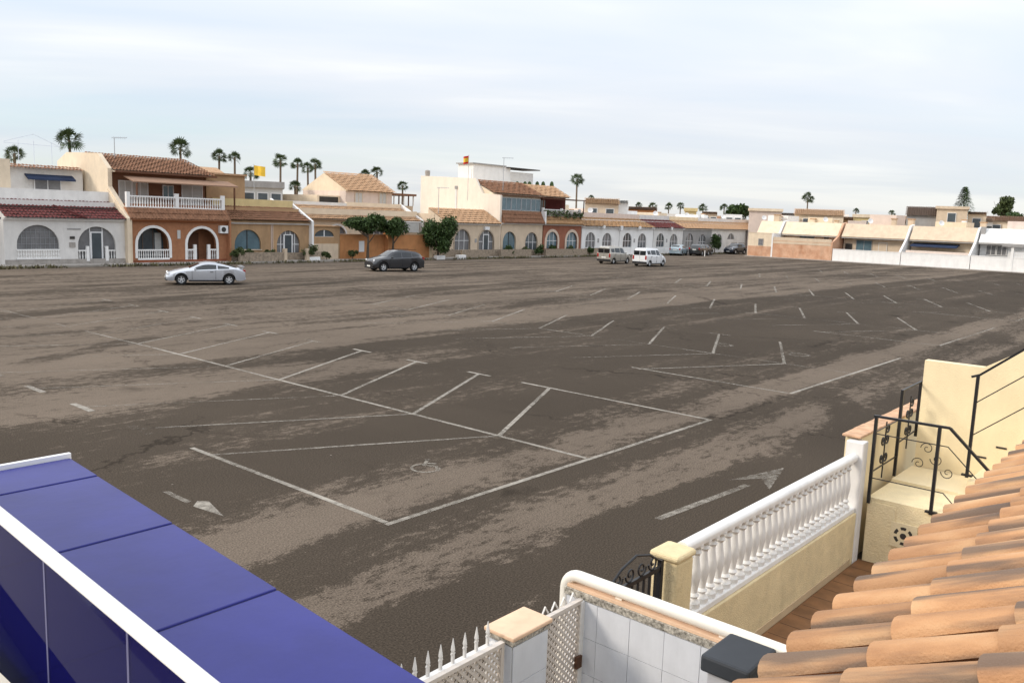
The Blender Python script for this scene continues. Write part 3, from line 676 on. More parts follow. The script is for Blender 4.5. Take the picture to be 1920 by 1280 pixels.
a7 = [A(80.55, 2.1, .9, 2.85), A(84.4, 2.1, .35, 2.85)]
t = row_house(78.85, 86.3, 'red-walled house with cream arch surrounds and dark recessed balcony above', redbrick, a7, None, base=(.7, stone), eave=3.6, cor=white)
for a_ in a7: arch_trim(Prow, *a_, .32).build('arch_trim', mat('cream_trim', (.62, .50, .40)), t); arch_glazing(Prow, t, a_, glassb, 2, True)
tile_roof(Prow, 78.85, 86.3, -.45, 3.75, .2, 4.6).build('balcony_canopy', rochre, t, fix=False)
MB().prism([(FY-.4, 3.735), (FY+.19, 4.55), (FY+.19, 3.735)], 'X', 78.86, 86.28).build('canopy_base', rochre, t)
MB().box(78.86, FY+.21, 3.74, 86.28, FY+2.6, 5.0).build('balcony_slab', concrete, t)
Pbox(Prow, 78.9, 86.25, .2, .34, 5.35, 5.45).build('balcony_rail', white2, t)
tag(balusters(Prow, 78.95, 86.2, .27, 5.01, 5.35, .22, .06).build('balusters', white2, t), kind='stuff')
for x in (79.0, 82.5, 86.1): Pbox(Prow, x-.12, x+.12, .15, .4, 5.002, 5.6).build('balcony_post', white2, t)
MB().box(78.86, FY+2.61, 3.74, 86.28, FY+11, 7.0).build('upper_wall', mat('dark_red_wall', (.13, .03, .025), var=.2), t)
window(Prow, t, 79.8, 82.2, 5.1, 6.5, 2.57, glassw, wood, 2)
tile_roof(Prow, 79.0, 86.4, 1.8, 6.95, 4.6, 8.3).build('main_roof', rpeach, t, fix=False)
MB().prism([(64.9, 6.9), (67.6, 8.2), (74, 8.2), (74, 6.9)], 'X', 80.21, 86.3).build('roof_base', creamH, t)
MB().box(78.8, FY+.1, 6.62, 87.2, FY+2.0, 6.72).build('balcony_awning', wood, t)
for x in (79.0, 86.9): MB().box(x-.05, FY+.2, 5.0, x+.05, FY+.3, 6.62).build('awning_post', wood, t)
MB().prism([(62.6, 3.74), (62.6, 5.2), (63.2, 5.2), (63.2, 3.74)], 'X', 78.6, 78.84).build('party_wall', white2, t)
for i in range(10):
    x = 79.2+i*.75+random.uniform(-.2, .2); mb = MB()
    for _ in range(26):
        c_ = Vector((x+random.gauss(0, .18), FY-.1+random.gauss(0, .08), 4.95+random.gauss(0, .2))); d_ = Vector((random.uniform(-1, 1), random.uniform(-1, 1), random.uniform(-1, 1)))*.13; e_ = d_.orthogonal()
        mb.add([c_-d_, c_+e_, c_+d_, c_-e_], [(0,1,2,3)])
    tag(mb.build('balcony_plant', leaf_o, t, fix=False), kind='stuff')

wh_labels = ['white terraced house with brown canopy behind the beige van, grey arched glazing',
             'white terraced house with brown canopy behind the white van, small dark arch at its left',
             'white terraced house under the short dark red canopy, far along the row']
for i, (x0, x1, rf) in enumerate(((86.4, 94.6, rochre), (94.7, 102.9, rochre), (103.0, 111.0, rred))):
    ah = [A(x0+1.9, 2.1, 1.0, 2.85), A(x0+5.5, 2.1, .4 if i else 1.0, 2.8)]
    t = row_house(x0, x1, wh_labels[i], white2 if i < 2 else white, ah, rf, (3.6, 4.65), pink if i < 2 else white, 5.3, eave=3.35)
    for j, a_ in enumerate(ah): arch_glazing(Prow, t, a_, (glassg, glassg, glassw, glassg, glassw, glassg)[i*2+j], 2, True)
    Pbox(Prow, x0+3.4, x0+3.7, -.04, -.001, 1.6, 2.1).build('meter_box', grey, t)
    if i == 1: MB().box(x0-.35, FY-.45, 3.2, x0+.1, FY-.1, 3.75).build('wall_lantern', framew, t)
    MB().box(x0+4, FY-.45, 3.35, x0+4.4, FY-.2, 3.75).build('wall_lantern', white2, t)
    MB().box(x0+.1, FY-.6, 0, x1-.1, FY-.45, .95).build('front_fence_wall', white2 if i else stone, t)
t = row_house(111.1, 119.5, 'grey shaded terraced house with ochre canopy behind the dark parked cars', grey, [A(113, 2.2, .9, 2.9), A(116.8, 2.2, .4, 2.8)], rpeach, (3.6, 4.7), cream, 5.25, eave=3.4)
arch_glazing(Prow, t, A(113, 2.2, .9, 2.9), glassg, 2, True); arch_glazing(Prow, t, A(116.8, 2.2, .4, 2.8), glassg, 2, True)
t = row_house(119.6, 137.0, 'white and grey end house of the row, beyond the street corner', white, [A(122, 2.2, .9, 2.9), A(126, 2.6, 2.1, 3.0)], rpeach, (3.6, 4.7), white, 5.25, eave=3.4)
arch_glazing(Prow, t, A(122, 2.2, .9, 2.9), glassg, 2, True); arch_glazing(Prow, t, A(126, 2.6, 2.1, 3.0), glassg, 1, False)

# ------------------------------------------------------------------ right-hand row (facing -X)
WX = 118.0
def PX(s, d, z): return (WX+d, s, z)
def right_unit(y1, y0, label, wall_c, wall_h, panel, roofm, facade, party=white2):
    t = thing('walled_house', (WX, (y0+y1)/2, 0), label, 'house', 'houses along the right side of the car park')
    MB().box(WX, y0+.02, 0, WX+.25, y1-.02, wall_h).build('front_wall', wall_c, t)
    MB().box(WX-.04, y0+.02, wall_h+.001, WX+.29, y1-.02, wall_h+.07).build('wall_coping', wall_c, t)
    MB().box(WX+3.6, y0+.12, 0, WX+12, y1-.12, 4.6).build('house_body', facade, t)
    MB().prism([(WX+2.6, 3.25), (WX+2.5, 3.38), (WX+3.9, 5.12), (WX+4.1, 5.12), (WX+4.1, 3.25)], 'Y', y0+.12, y1-.12).build('sloped_parapet', panel, t)
    MB().box(WX+2.45, y0+.1, 3.16, WX+2.75, y1-.1, 3.26).build('eave_beam', grey, t)
    MB().prism([(WX-.02, 0), (WX-.02, wall_h+.08), (WX+2.2, 3.4), (WX+3.6, 5.15), (WX+5, 5.3), (WX+5, 0)], 'Y', y0-.12, y0+.12).build('party_wall', party, t)
    return t
t = right_unit(56.3, 52.6, 'narrow cream house end with salmon plinth at the street corner', creamH, 3.35, creamH, rpeach, creamH)
MB().box(WX-.03, 52.7, 0, WX-.001, 56.2, 1.5).build('plinth', salmon, t); window(PX, t, 54.0, 54.6, 1.7, 2.5, -.03, glassg, grey, 0)
MB().box(WX-.025, 53.6, .15, WX-.001, 54.8, .4).build('vent_slot', darkw, t)
t = right_unit(52.5, 44.1, 'cream house behind a salmon rendered wall, left of the long white wall', salmon, 2.35, creamH, rpeach, creamH, salmon)
MB().box(WX-.03, 44.2, 2.0, WX-.001, 52.4, 2.9).build('wall_top_band', sandy, t); MB().box(WX, 44.2, 2.421, WX+.24, 52.4, 2.9).build('wall_top', creamH, t)
window(PX, t, 48.0, 50.0, 2.6, 3.1, 3.5, glassb, grey, 1); window(PX, t, 46.0, 46.5, 2.6, 3.1, 3.5, glassw, grey, 0)
t = right_unit(43.9, 35.2, 'sand-coloured house behind the long white wall, nearest the salmon wall', white2, 1.6, sandy, rpeach, sandy)
window(PX, t, 40.0, 42.0, 1.0, 2.9, 3.55, glassb, grey, 1); window(PX, t, 38.0, 39.0, 1.2, 2.7, 3.55, sandy, white, 0); MB().box(WX+3.5, 42.6, 0, WX+3.59, 43.5, 2.4).build('side_door', framed, t)
t = right_unit(35.0, 27.0, 'sand-coloured house with dark blue awning behind the white wall', white2, 1.65, sandy, rpeach, creamH)
MB().prism([(WX+2.0, 2.62), (WX+3.55, 2.95), (WX+3.55, 2.85), (WX+2.0, 2.45)], 'Y', 29.0, 34.6).build('window_awning', awn_blue, t)
MB().box(WX+.4, 27.2, 0, WX+.5, 34.6, 2.0).build('inner_fence', pink, t)
t = right_unit(26.8, 18.2, 'white house with shuttered windows and white gate at the right edge', white2, 1.7, white2, white, white2)
for y in (24.2, 25.4): window(PX, t, y-.5, y+.5, 1.9, 3.0, 3.5, glassg, white, 1)
MB().box(WX-.05, 22.2, 0, WX+.3, 22.5, 3.0).build('gate_pier', white2, t); MB().box(WX-.05, 19.6, 0, WX+.3, 19.9, 3.0).build('gate_pier', white2, t)
g_ = MB()
for i in range(12): g_.box(WX+.05, 19.95+i*.19, .1, WX+.1, 20.06+i*.19, 2.4)
g_.box(WX+.03, 19.92, .3, WX+.12, 22.18, .4); g_.box(WX+.03, 19.92, 2.2, WX+.12, 22.18, 2.3); g_.build('white_gate', framew, t)
MB().box(WX-.2, 19.0, 3.0, WX+.6, 23.5, 3.15).build('gate_canopy', grey, t)
MB().box(WX+3.3, 26.2, 3.2, WX+3.58, 26.75, 5.3).build('drainpipe_box', grey, t)

def chimney(x, y, z, h, m_, parent, w=.5):
    c = MB().box(x-w/2, y-w/2, z, x+w/2, y+w/2, z+h).build('chimney', m_, parent)
    MB().box(x-w/2-.08, y-w/2-.08, z+h+.001, x+w/2+.08, y+w/2+.08, z+h+.12).build('chimney_cap', rpeach, c)
def dish(x, y, z, parent):
    mb = MB().lathe([(.02, .10), (.2, .05), (.35, 0), (.36, .01), (.2, .07), (.02, .12)], (0, 0, 0), 14, 'Y')
    mb.tube([(0, .05, 0), (0, .12, -.6)], .02, 5); o = mb.build('satellite_dish', framew, parent, smooth=50); o.location = Vector((x, y, z)) - Vector(parent.location); o.rotation_euler = (R(-20), 0, R(-50))
RH = [o for o in bpy.data.objects if o.name.startswith('walled_house')]
rnd_ = random.Random(44)
for h_ in RH:
    for k in range(3):
        y_ = h_.location.y + rnd_.uniform(-3.4, 3.4) if h_.location.y < 52 else h_.location.y
        chimney(WX+rnd_.uniform(5, 9), y_, 4.6, rnd_.uniform(.7, 1.6), rnd_.choice([white2, creamH, sandy]), h_, rnd_.uniform(.4, .8))
    yy = h_.location.y
    MB().box(WX+6.5, yy-1.5+rnd_.uniform(-1, 1), 4.61, WX+10.5, yy+2.0, 6.0+rnd_.uniform(-.3, .5)).build('roof_room', rnd_.choice([creamH, white2, pink]), h_)
    dish(WX+4.3, yy+rnd_.uniform(-3, 3), 5.6, h_)
FRH = [o for o in bpy.data.objects if o.name.startswith('terraced_house') and o.location.x > 86]
for h_ in FRH:
    chimney(h_.location.x+rnd_.uniform(-3, 3), FY+rnd_.uniform(4, 7), 4.46, rnd_.uniform(.9, 1.5), rnd_.choice([white2, creamH]), h_)
    MB().box(h_.location.x-2.5, FY+6, 4.46, h_.location.x+1.0, FY+10, 5.7+rnd_.uniform(0, .5)).build('roof_room', rnd_.choice([white2, pink, creamH]), h_)
    dish(h_.location.x+rnd_.uniform(-3, 3), FY+2.9, 5.6, h_)

# ------------------------------------------------------------------ houses and roofs farther back, each placed by its bearing
def far_house(px0, px1, py_top, py_eave, D, label, wall, roof, gable=True, win=2, wp=None):
    a, b = at(px0, py_eave, D), at(px1, py_eave, D); top = at((px0+px1)/2, py_top, D).z; ez = (a.z+b.z)/2
    c = (a+b)/2; L = (b-a).length; rz = math.atan2(b.y-a.y, b.x-a.x)
    t = thing('distant_house', (c.x, c.y, 0), label, 'house', 'houses farther back', False, rz)
    MB().box(-L/2, 0, 0, L/2, 7, ez).build('house_wall', wall, t)
    if roof and gable:
        PL = lambda s, d, z: (s, d, z)
        tile_roof(PL, -L/2-.2, L/2+.2, -.4, ez, 3.5, top, .3).build('roof', roof, t, fix=False)
        MB().prism([(-.35, ez), (3.5, top-.05), (7.3, ez)], 'X', -L/2, L/2).build('roof_base', wall, t)
    elif roof:
        MB().box(-L/2-.2, -.3, ez, L/2+.2, 7.2, top).build('roof', roof, t)
    PL = lambda s, d, z: (s, d, z)
    for i in range(win):
        s_ = -L/2+L*(i+.5)/win; window(PL, t, s_-.5, s_+.5, max(.5, ez-1.9), ez-.6, -.03, glassw, wp or framew, 0)
    return t
far_house(1097, 1160, 371, 383, 118, 'beige house with shallow ochre gable roof right of the dark balcony', sandy, rochre, win=2)
far_house(1152, 1178, 374, 381, 124, 'narrow white gable end beside the ochre-roofed house', white2, white2, gable=True, win=0)
far_house(1178, 1232, 387, 394, 150, 'small orange house with dark roof above the white row', orange, rgreyb, win=2)
far_house(1240, 1284, 395, 401, 190, 'low white house between the small palms', white, None, win=2)
far_house(1284, 1306, 390, 396, 175, 'small yellow house on the skyline', yellowp, yellowp, gable=False, win=1)
far_house(1306, 1352, 398, 404, 185, 'pink low house on the skyline beside the yellow one', salmon, None, win=2)
far_house(1352, 1400, 402, 407, 190, 'pale grey low house behind the far end of the row', curtain, None, win=3)
far_house(1405, 1466, 391, 396, 145, 'plain cream block on the skyline right of the dark tree', pink, creamH, gable=False, win=0)
far_house(1466, 1500, 402, 408, 148, 'cream low annexe next to the plain cream block', creamH, None, win=1)
far_house(1490, 1582, 392, 404, 152, 'low house with wide peach gable roof beneath the lone palm', creamH, rpeach, win=2)
far_house(1580, 1592, 398, 402, 165, 'narrow white block beside the peach gable roof', white2, None, win=0)
far_house(1600, 1645, 402, 408, 172, 'yellow flat block on the skyline in the middle of the right side', yellowp, creamH, gable=False, win=1)
far_house(1645, 1702, 412, 418, 165, 'beige low house with dark eaves behind the sand-coloured house', sandy, rgreyb, gable=False, win=2)
far_house(1700, 1757, 387, 405, 140, 'house with steep dark brown roof on the right skyline', grey, rgreyb, win=0)
far_house(1757, 1815, 387, 392, 139, 'sand-coloured block beside the steep dark brown roof', sandy, sandy, gable=False, win=1)
far_house(1815, 1850, 396, 402, 142, 'beige block under the pointed conifer', creamH, rpeach, win=1)
far_house(1848, 1935, 405, 415, 150, 'house with long brown roof at the right edge of the skyline', sandy, rbrown, win=2)
SK = [(1230, 1262, 399, 404, 160, 'flat white house left of the yellow skyline house', white2, None), (1318, 1345, 396, 401, 170, 'flat tan house between two distant palms', sandy, rpeach),
 (1360, 1392, 397, 402, 160, 'white flat house beneath the dense dark skyline tree', white2, None), (1440, 1490, 398, 403, 165, 'long white flat house right of the plain cream block', white, rochre),
 (1545, 1600, 405, 411, 158, 'tan flat house right below the peach gable roof', tan, rpeach), (1590, 1625, 408, 414, 150, 'pale pink flat house left of the yellow flat block', pink, None),
 (1632, 1668, 405, 411, 185, 'grey-white flat house right of the yellow flat block', white, rochre), (1668, 1705, 404, 412, 180, 'peach-roofed cottage left of the steep dark roof', creamH, rpeach),
 (1828, 1862, 408, 416, 145, 'white low house right of the block under the conifer', white2, rpeach), (1880, 1925, 414, 422, 140, 'cream low house at the far right edge', creamH, None)]
for a_, b_2, c_2, d_2, e_2, l_2, w_2, r_2 in SK: far_house(a_, b_2, c_2, d_2, e_2, l_2, w_2, r_2, gable=r_2 is not None, win=2)
far_house(455, 530, 340, 352, 100, 'pale house with dark terrace rail behind the tan house', curtain, grey, gable=False, win=3)
far_house(-30, 40, 300, 308, 92, 'cream upper storey at the left edge behind the white house', creamH, None, win=0)

# ------------------------------------------------------------------ palms and trees
def palm_crown(r, seed, droop=.32):
    rnd = random.Random(seed); mb = MB()
    for i in range(40):
        az = rnd.uniform(0, 6.283); el = R(rnd.choice([80, 65, 50, 35, 20, 5, -12, -30]) + rnd.uniform(-10, 10))
        d = Vector((math.cos(az)*math.cos(el), math.sin(az)*math.cos(el), math.sin(el)))
        side = d.cross(Vector((0, 0, 1)))
        if side.length < .1: side = Vector((1, 0, 0))
        side.normalize(); side = Matrix.Rotation(rnd.uniform(-1.0, 1.0), 3, d) @ side; pet = r*rnd.uniform(.38, .52); c = d*pet; fr = r*rnd.uniform(.38, .64)
        mb.add([side*.02*r, -side*.02*r, c-side*.015*r, c+side*.015*r], [(0,1,2,3)])
        for k in range(9):
            a = R(-72+18*k); bd = (d*math.cos(a)+side*math.sin(a)).normalized(); pn = side.cross(d)*math.cos(a)*.0
            tip = c + bd*fr*rnd.uniform(.85, 1.1) - Vector((0, 0, fr*droop*rnd.uniform(.2, .6)))
            mid = c + bd*fr*.55; q = bd.cross(side.cross(d)).normalized()*fr*.062
            mb.add([c, mid+q, tip, mid-q], [(0,1,2,3)])
    for i in range(30):    # dead skirt under the crown
        az = rnd.uniform(0, 6.283); rr = rnd.uniform(.06, .2)*r; z = -rnd.uniform(.1, .6)*r
        p = Vector((math.cos(az)*rr*.4, math.sin(az)*rr*.4, z*.4)); q = Vector((math.cos(az)*rr, math.sin(az)*rr, z)); s_ = Vector((-math.sin(az), math.cos(az), 0))*.05*r
        mb.add([p-s_, p+s_, q], [(0,1,2)])
    return mb
def palm(px, py, rpx, D, label, seed):
    c = at(px, py, D); r = rpx*D/FPX*.93
    t = thing('palm_tree', (c.x, c.y, 0), label, 'palm tree', 'palms behind the houses', False)
    lean = random.uniform(-.25, .25)
    MB().tube([(lean*1.2, 0, 0), (lean*.5, 0, c.z*.5), (0, 0, c.z+.1)], max(.16, r*.10), 9, max(.12, r*.075)).build('trunk', trunk_m, t, smooth=60)
    o = palm_crown(r, seed).build('crown', palm_m, t, fix=False); o.location = (0, 0, c.z)
    return t
PALMS = [(130, 265, 26, 100, 'broad fan palm above the cream gable at the far left'),
 (27, 290, 19, 96, 'low palm crown at the left edge above the white house'),
 (338, 280, 23, 105, 'fan palm rising behind the right end of the brown main roof'),
 (411, 294, 18, 108, 'left palm of the pair behind the tan upper block'),
 (440, 297, 15, 110, 'right palm of the pair behind the tan upper block'),
 (470, 326, 17, 104, 'low palm beside the yellow flag'),
 (526, 303, 18, 112, 'tallest slim palm of the cluster, standing a little to its left'),
 (558, 309, 15, 114, 'second palm from the left in the cluster of slim palms'),
 (577, 316, 14, 118, 'third slim palm in the cluster, smaller crown'),
 (591, 310, 16, 113, 'rightmost slim palm of the cluster before the pink house'),
 (553, 350, 14, 106, 'short young palm below the cluster of slim palms'),
 (684, 329, 15, 120, 'left palm of the pair above the pink house roof'),
 (707, 324, 15, 123, 'right palm of the pair above the pink house roof'),
 (755, 350, 14, 125, 'small palm between the pink house and the bright side wall'),
 (1082, 338, 17, 130, 'lone fan palm right of the red balcony house'),
 (1108, 372, 8, 150, 'tiny palm top beside the ochre-roofed house'),
 (1198, 386, 9, 200, 'small distant palm behind the orange house'),
 (1224, 388, 11, 200, 'first of the distant palms right of the orange house'),
 (1254, 388, 10, 205, 'second of the distant palms right of the orange house'),
 (1276, 387, 10, 205, 'third of the distant palms right of the orange house'),
 (1318, 390, 11, 210, 'distant palm right of the yellow house'),
 (1358, 390, 10, 215, 'distant palm left of the dark skyline tree'),
 (1515, 372, 14, 185, 'lone tall palm over the peach gable roof on the right'),
 (1605, 396, 7, 200, 'tiny palm left of the yellow flat block'),
 (1672, 401, 8, 200, 'tiny palm right of the yellow flat block')]
for i, p in enumerate(PALMS): palm(*p, seed=100+i)

def leaf_crown(radii, n, size, seed, lumps=11, center=(0, 0, 0)):
    rnd = random.Random(seed); mb = MB(); L = []
    for _ in range(lumps):
        a = rnd.uniform(0, 6.283); e = rnd.uniform(-.7, 1.0); rr = rnd.uniform(.35, .80)
        L.append((Vector((math.cos(a)*math.cos(e)*rr, math.sin(a)*math.cos(e)*rr, math.sin(e)*rr)), rnd.uniform(.24, .44)))
    L.append((Vector((0, 0, 0)), .5))
    for _ in range(n):
        c, r = rnd.choice(L); u = Vector((rnd.gauss(0, 1), rnd.gauss(0, 1), rnd.gauss(0, 1))).normalized()
        p = c + u*r*(rnd.random()**.4)*rnd.choice([1, 1, 1, 1.1, 1.25, 1.42])
        p = Vector((p.x*radii[0], p.y*radii[1], p.z*radii[2])) + Vector(center)
        d = Vector((rnd.gauss(0, 1), rnd.gauss(0, 1), rnd.gauss(0, 1))).normalized(); e = d.orthogonal().normalized()
        e = (e*math.cos(2.1*rnd.random()) + d.cross(e)*math.sin(2.1*rnd.random())); s_ = size*rnd.uniform(.6, 1.4)
        mb.add([p-d*s_, p+e*s_*.5, p+d*s_, p-e*s_*.5], [(0,1,2,3)])
    return mb
def tree(name, base, h_center, radii, n, size, m_, label, seed, limbs=6, group=None, cat='tree'):
    t = thing(name, base, label, cat, group, False); rnd = random.Random(seed)
    mb = MB().tube([(0, 0, 0), (.05, .02, h_center*.5), (0, 0, h_center)], max(.08, radii[0]*.07), 8, .04)
    for i in range(limbs):
        a = rnd.uniform(0, 6.283); z0 = h_center*rnd.uniform(.45, .9)
        e = Vector((math.cos(a)*radii[0]*.7, math.sin(a)*radii[1]*.7, h_center+radii[2]*rnd.uniform(-.3, .6)))
        mb.tube([(0, 0, z0), tuple(e*.5+Vector((0, 0, z0*.4))), tuple(e)], max(.05, radii[0]*.035), 6, .02)
    mb.build('trunk', bark, t, smooth=60)
    leaf_crown(radii, n, size, seed, center=(0, 0, h_center)).build('crown', m_, t, fix=False)
    return t
c_ = onY(690, 430, FY-1.2); tree('garden_tree', (c_.x, c_.y, 0), 3.15, (2.25, 1.4, 1.1), 6500, .13, leaf_m, 'dark spreading tree over the orange wall, left of its post', 11)
c_ = onY(737, 432, FY-.9); tree('garden_tree', (c_.x, c_.y, 0), 3.05, (2.0, 1.35, 1.3), 6000, .13, leaf_m, 'dark tree over the orange wall right behind the dark grey car', 12)
c_ = onY(822, 440, FY-1.4); tree('round_tree', (c_.x, c_.y, 0), 2.1, (2.15, 1.7, 2.45), 9500, .13, leaf_m, 'round dark bushy tree at the right end of the orange wall', 13)
c_ = onX(1388, 395, 165); tree('dense_tree', (165, c_.y, 0), c_.z-.3, (3.2, 3.0, 2.0), 3000, .3, leaf_m, 'dense dark tree standing on the skyline left of the cream block', 14)
c_ = at(1880, 388, 185); tree('round_tree', (c_.x, c_.y, 0), c_.z, (2.6, 2.3, 2.1), 2600, .28, leaf_o, 'round green tree on the skyline near the right edge', 15)
c_ = at(1880, 405, 178); tree('dense_tree', (c_.x+1, c_.y-3, 0), c_.z-.4, (5.5, 3, 1.2), 2400, .28, leaf_m, 'low dark hedge-like tree below the round tree on the right skyline', 16)
c_ = at(1342, 440, 134); tree('street_tree', (c_.x, c_.y, 0), 1.7, (1.0, .9, 1.5), 1600, .15, leaf_m, 'slim dark shrub among the parked cars at the far corner', 17)
# pointed conifer
c_ = at(1808, 375, 170); b_ = thing('conifer', (c_.x, c_.y, 0), 'pointed dark conifer on the right skyline', 'tree', None, False)
MB().tube([(0, 0, 0), (0, 0, c_.z+2.2)], .18, 7, .03).build('trunk', bark, b_)
mb = MB(); rnd = random.Random(5)
for _ in range(2600):
    tt = rnd.random(); z = c_.z+2.3 - 5.0*tt; rr = (.25+2.0*tt**.9)*rnd.uniform(.25, 1.05); a = rnd.uniform(0, 6.283); p = Vector((math.cos(a)*rr, math.sin(a)*rr, z-rr*.25))
    d = Vector((math.cos(a), math.sin(a), -.35))*rnd.uniform(.2, .45); s_ = Vector((-math.sin(a), math.cos(a), .2))*.08
    mb.add([p-s_, p+s_, p+d], [(0,1,2)])
mb.build('crown', leaf_m, b_, fix=False)
# shrubs and pots along the house fronts
SH = [(445, 478, .75, leaf_o, 'reddish garden shrub left below the tan house window'), (470, 476, .6, leaf_o, 'small garden shrub under the tan house window'),
 (575, 468, .95, leaf_o, 'yucca-like upright shrub beside the arched glass door'), (508, 478, .6, leaf_o, 'low shrub left of the arched glass door'),
 (612, 480, .5, leaf_o, 'low shrub before the tan garage block'), (660, 480, .55, leaf_o, 'low shrub at the foot of the orange wall'),
 (955, 470, .85, leaf_m, 'dark shrub before the cream-and-glass house window'), (1010, 474, .8, leaf_m, 'dark shrub before the cream-and-glass house door'), (985, 478, .7, leaf_o, 'low shrub between the two cream-house shrubs'),
 (1035, 474, .8, leaf_m, 'shrub before the left arch of the red house'), (1070, 474, .75, leaf_o, 'shrub before the right arch of the red house'), (1105, 477, .7, leaf_m, 'dark shrub left of the beige van')]
for i, (px, py, r, m_, lb) in enumerate(SH):
    g_ = gnd(px, py+8); p = onY(px, py, FY-.7)
    t = thing('garden_shrub', (p.x, FY-.75, 0.13), lb, 'shrub', 'shrubs along the house fronts', False)
    MB().tube([(0, 0, 0), (0, 0, r*.7)], .04, 6).build('stem', bark, t)
    leaf_crown((r*1.1, r*.7, r*.85), 700, .1, 300+i, 5, (0, 0, r*.85)).build('foliage', m_, t, fix=False)
for i, (x, lb) in enumerate(((45.9, 'white flower trough beside the yucca-like shrub'), (60.6, 'white stone block at the end of the orange wall'), (63.6, 'white stone block right of the round dark tree'))):
    y = FY-1.0 if i == 0 else FY-1.6
    o = MB().box(x-.55, y-.25, .1 if i == 0 else 0, x+.55, y+.25, .42).build('stone_block' if i else 'flower_trough', white2); bevel(o, .04); tag(o, lb, 'block' if i else 'planter')
low = thing('garden_wall', (42.5, FY-.9, 0), 'low rough stone garden wall in front of the tan house', 'wall')
for x0, x1 in ((38.6, 42.9), (45.3, 46.6)):
    MB().box(x0, FY-1.15, 0, x1, FY-.9, .85).build('wall_panel', stone, low)
for x in (42.95, 45.2): MB().box(x-.14, FY-1.18, 0, x+.14, FY-.87, 1.15).build('wall_pier', sandy, low)
low2 = thing('garden_wall', (68, FY-.9, 0), 'low stone garden wall in front of the cream houses', 'wall')
for x0, x1 in ((64.2, 68.0), (70.2, 75.4), (78.0, 86.0)): MB().box(x0, FY-1.2, 0, x1, FY-.95, .9).build('wall_panel', stone, low2)

# rooftop antennas and flags
def antenna(px, py_top, py_base, D, label):
    a, b = at(px, py_top, D), at(px, py_base, D); t = thing('tv_antenna', (a.x, a.y, b.z), label, 'antenna', 'rooftop antennas')
    MB().tube([(a.x, a.y, b.z-1.5), (a.x, a.y, a.z)], .03, 6).build('mast', steel, t)
    mb = MB().tube([tuple(a-rgt*.2), tuple(a+rgt*1.0)], .02, 6)
    for k in range(7): p = a+rgt*(-.1+.17*k); mb.tube([tuple(p-fwd*.25+Vector((0,0,-.1))), tuple(p+fwd*.25+Vector((0,0,.1)))], .012, 5)
    mb.build('aerial', steel, t); return t
antenna(214, 258, 288, 76, 'thin aerial above the brown roof of the terracotta house')
antenna(945, 296, 330, 92, 'thin aerial on the rooftop room of the cream-and-glass house')
antenna(823, 352, 372, 88, 'short aerial against the bright side wall')
for px, py, D, lb, two in ((485, 318, 90, 'yellow flag on a pole beside the low palm', False), (878, 300, 92, 'red and yellow flag on the rooftop of the cream-and-glass house', True)):
    c = at(px, py, D); b_ = at(px-8, py+30, D)
    t = thing('flag', (b_.x, b_.y, b_.z), lb, 'flag')
    p0 = at(px-9 if not two else px+1, py-8, D); MB().tube([(p0.x, p0.y, b_.z-2.5), (p0.x, p0.y, p0.z+.1)], .025, 6).build('flag_pole', steel, t)
    L_, H_ = (1.1, .95) if not two else (.55, .8)
    def cloth(z0, z1):
        mb = MB(); n = 8
        for i in range(n+1):
            u = i/n; o_ = Vector((p0.x, p0.y, 0)) + rgt*(u*L_*(1 if not two else -1)) + fwd*(.09*math.sin(u*7))
            mb.v += [(o_.x, o_.y, p0.z-z0*H_-.12*u), (o_.x, o_.y, p0.z-z1*H_-.12*u)]
        mb.f = [(2*i, 2*i+1, 2*i+3, 2*i+2) for i in range(n)]; return mb
    if two:
        cloth(0, .25).build('red_band', red_c, t); cloth(.25, .75).build('yellow_band', yellow_c, t); cloth(.75, 1).build('red_band', red_c, t)
    else: cloth(0, 1).build('flag_cloth', yellow_c, t)
#__PART2__
# ------------------------------------------------------------------ vehicles
tyre_m = mat('tyre_rubber', (.018, .018, .019), rough=.8, var=.2)
rim_m = mat('alloy_rim', (.58, .59, .60), rough=.4, var=.05, metal=.25)
carglass = mat('car_glass', (.012, .015, .018), rough=.05, var=.2, spec=.7)
plastic = mat('black_plastic', (.02, .02, .022), rough=.55, var=.2)
lens_w = mat('headlamp_lens', (.60, .62, .64), rough=.12, var=.1, spec=.6)
lens_r = mat('tail_lamp_lens', (.30, .015, .012), rough=.15, var=.1, spec=.6)
plate_m = mat('number_plate', (.72, .72, .68), rough=.5, var=.05)
def paintm(name, c, metal=.35): return mat(name, c, rough=.28, var=.04, scale=.8, metal=metal, spec=.5, coat=.6)
silver = paintm('silver_paint', (.50, .52, .56)); charcoal = paintm('charcoal_paint', (.038, .040, .046)); vanwhite = paintm('white_paint', (.74, .75, .76), 0.0)
beige = paintm('beige_paint', (.36, .34, .30), .2); bluegrey = paintm('pale_blue_paint', (.34, .42, .46), .2); navy = paintm('navy_paint', (.02, .026, .04), .2); blackp = paintm('black_paint', (.018, .02, .02), .1)
def interp(tab, x):
    if x <= tab[0][0]: return tab[0][1]
    for (a, va), (b, vb) in zip(tab, tab[1:]):
        if x <= b:
            u = (x-a)/(b-a); return va + (vb-va)*u
    return tab[-1][1]
def smooth_tab(tab, x):
    return (interp(tab, x-.07) + interp(tab, x)*2 + interp(tab, x+.07))/4
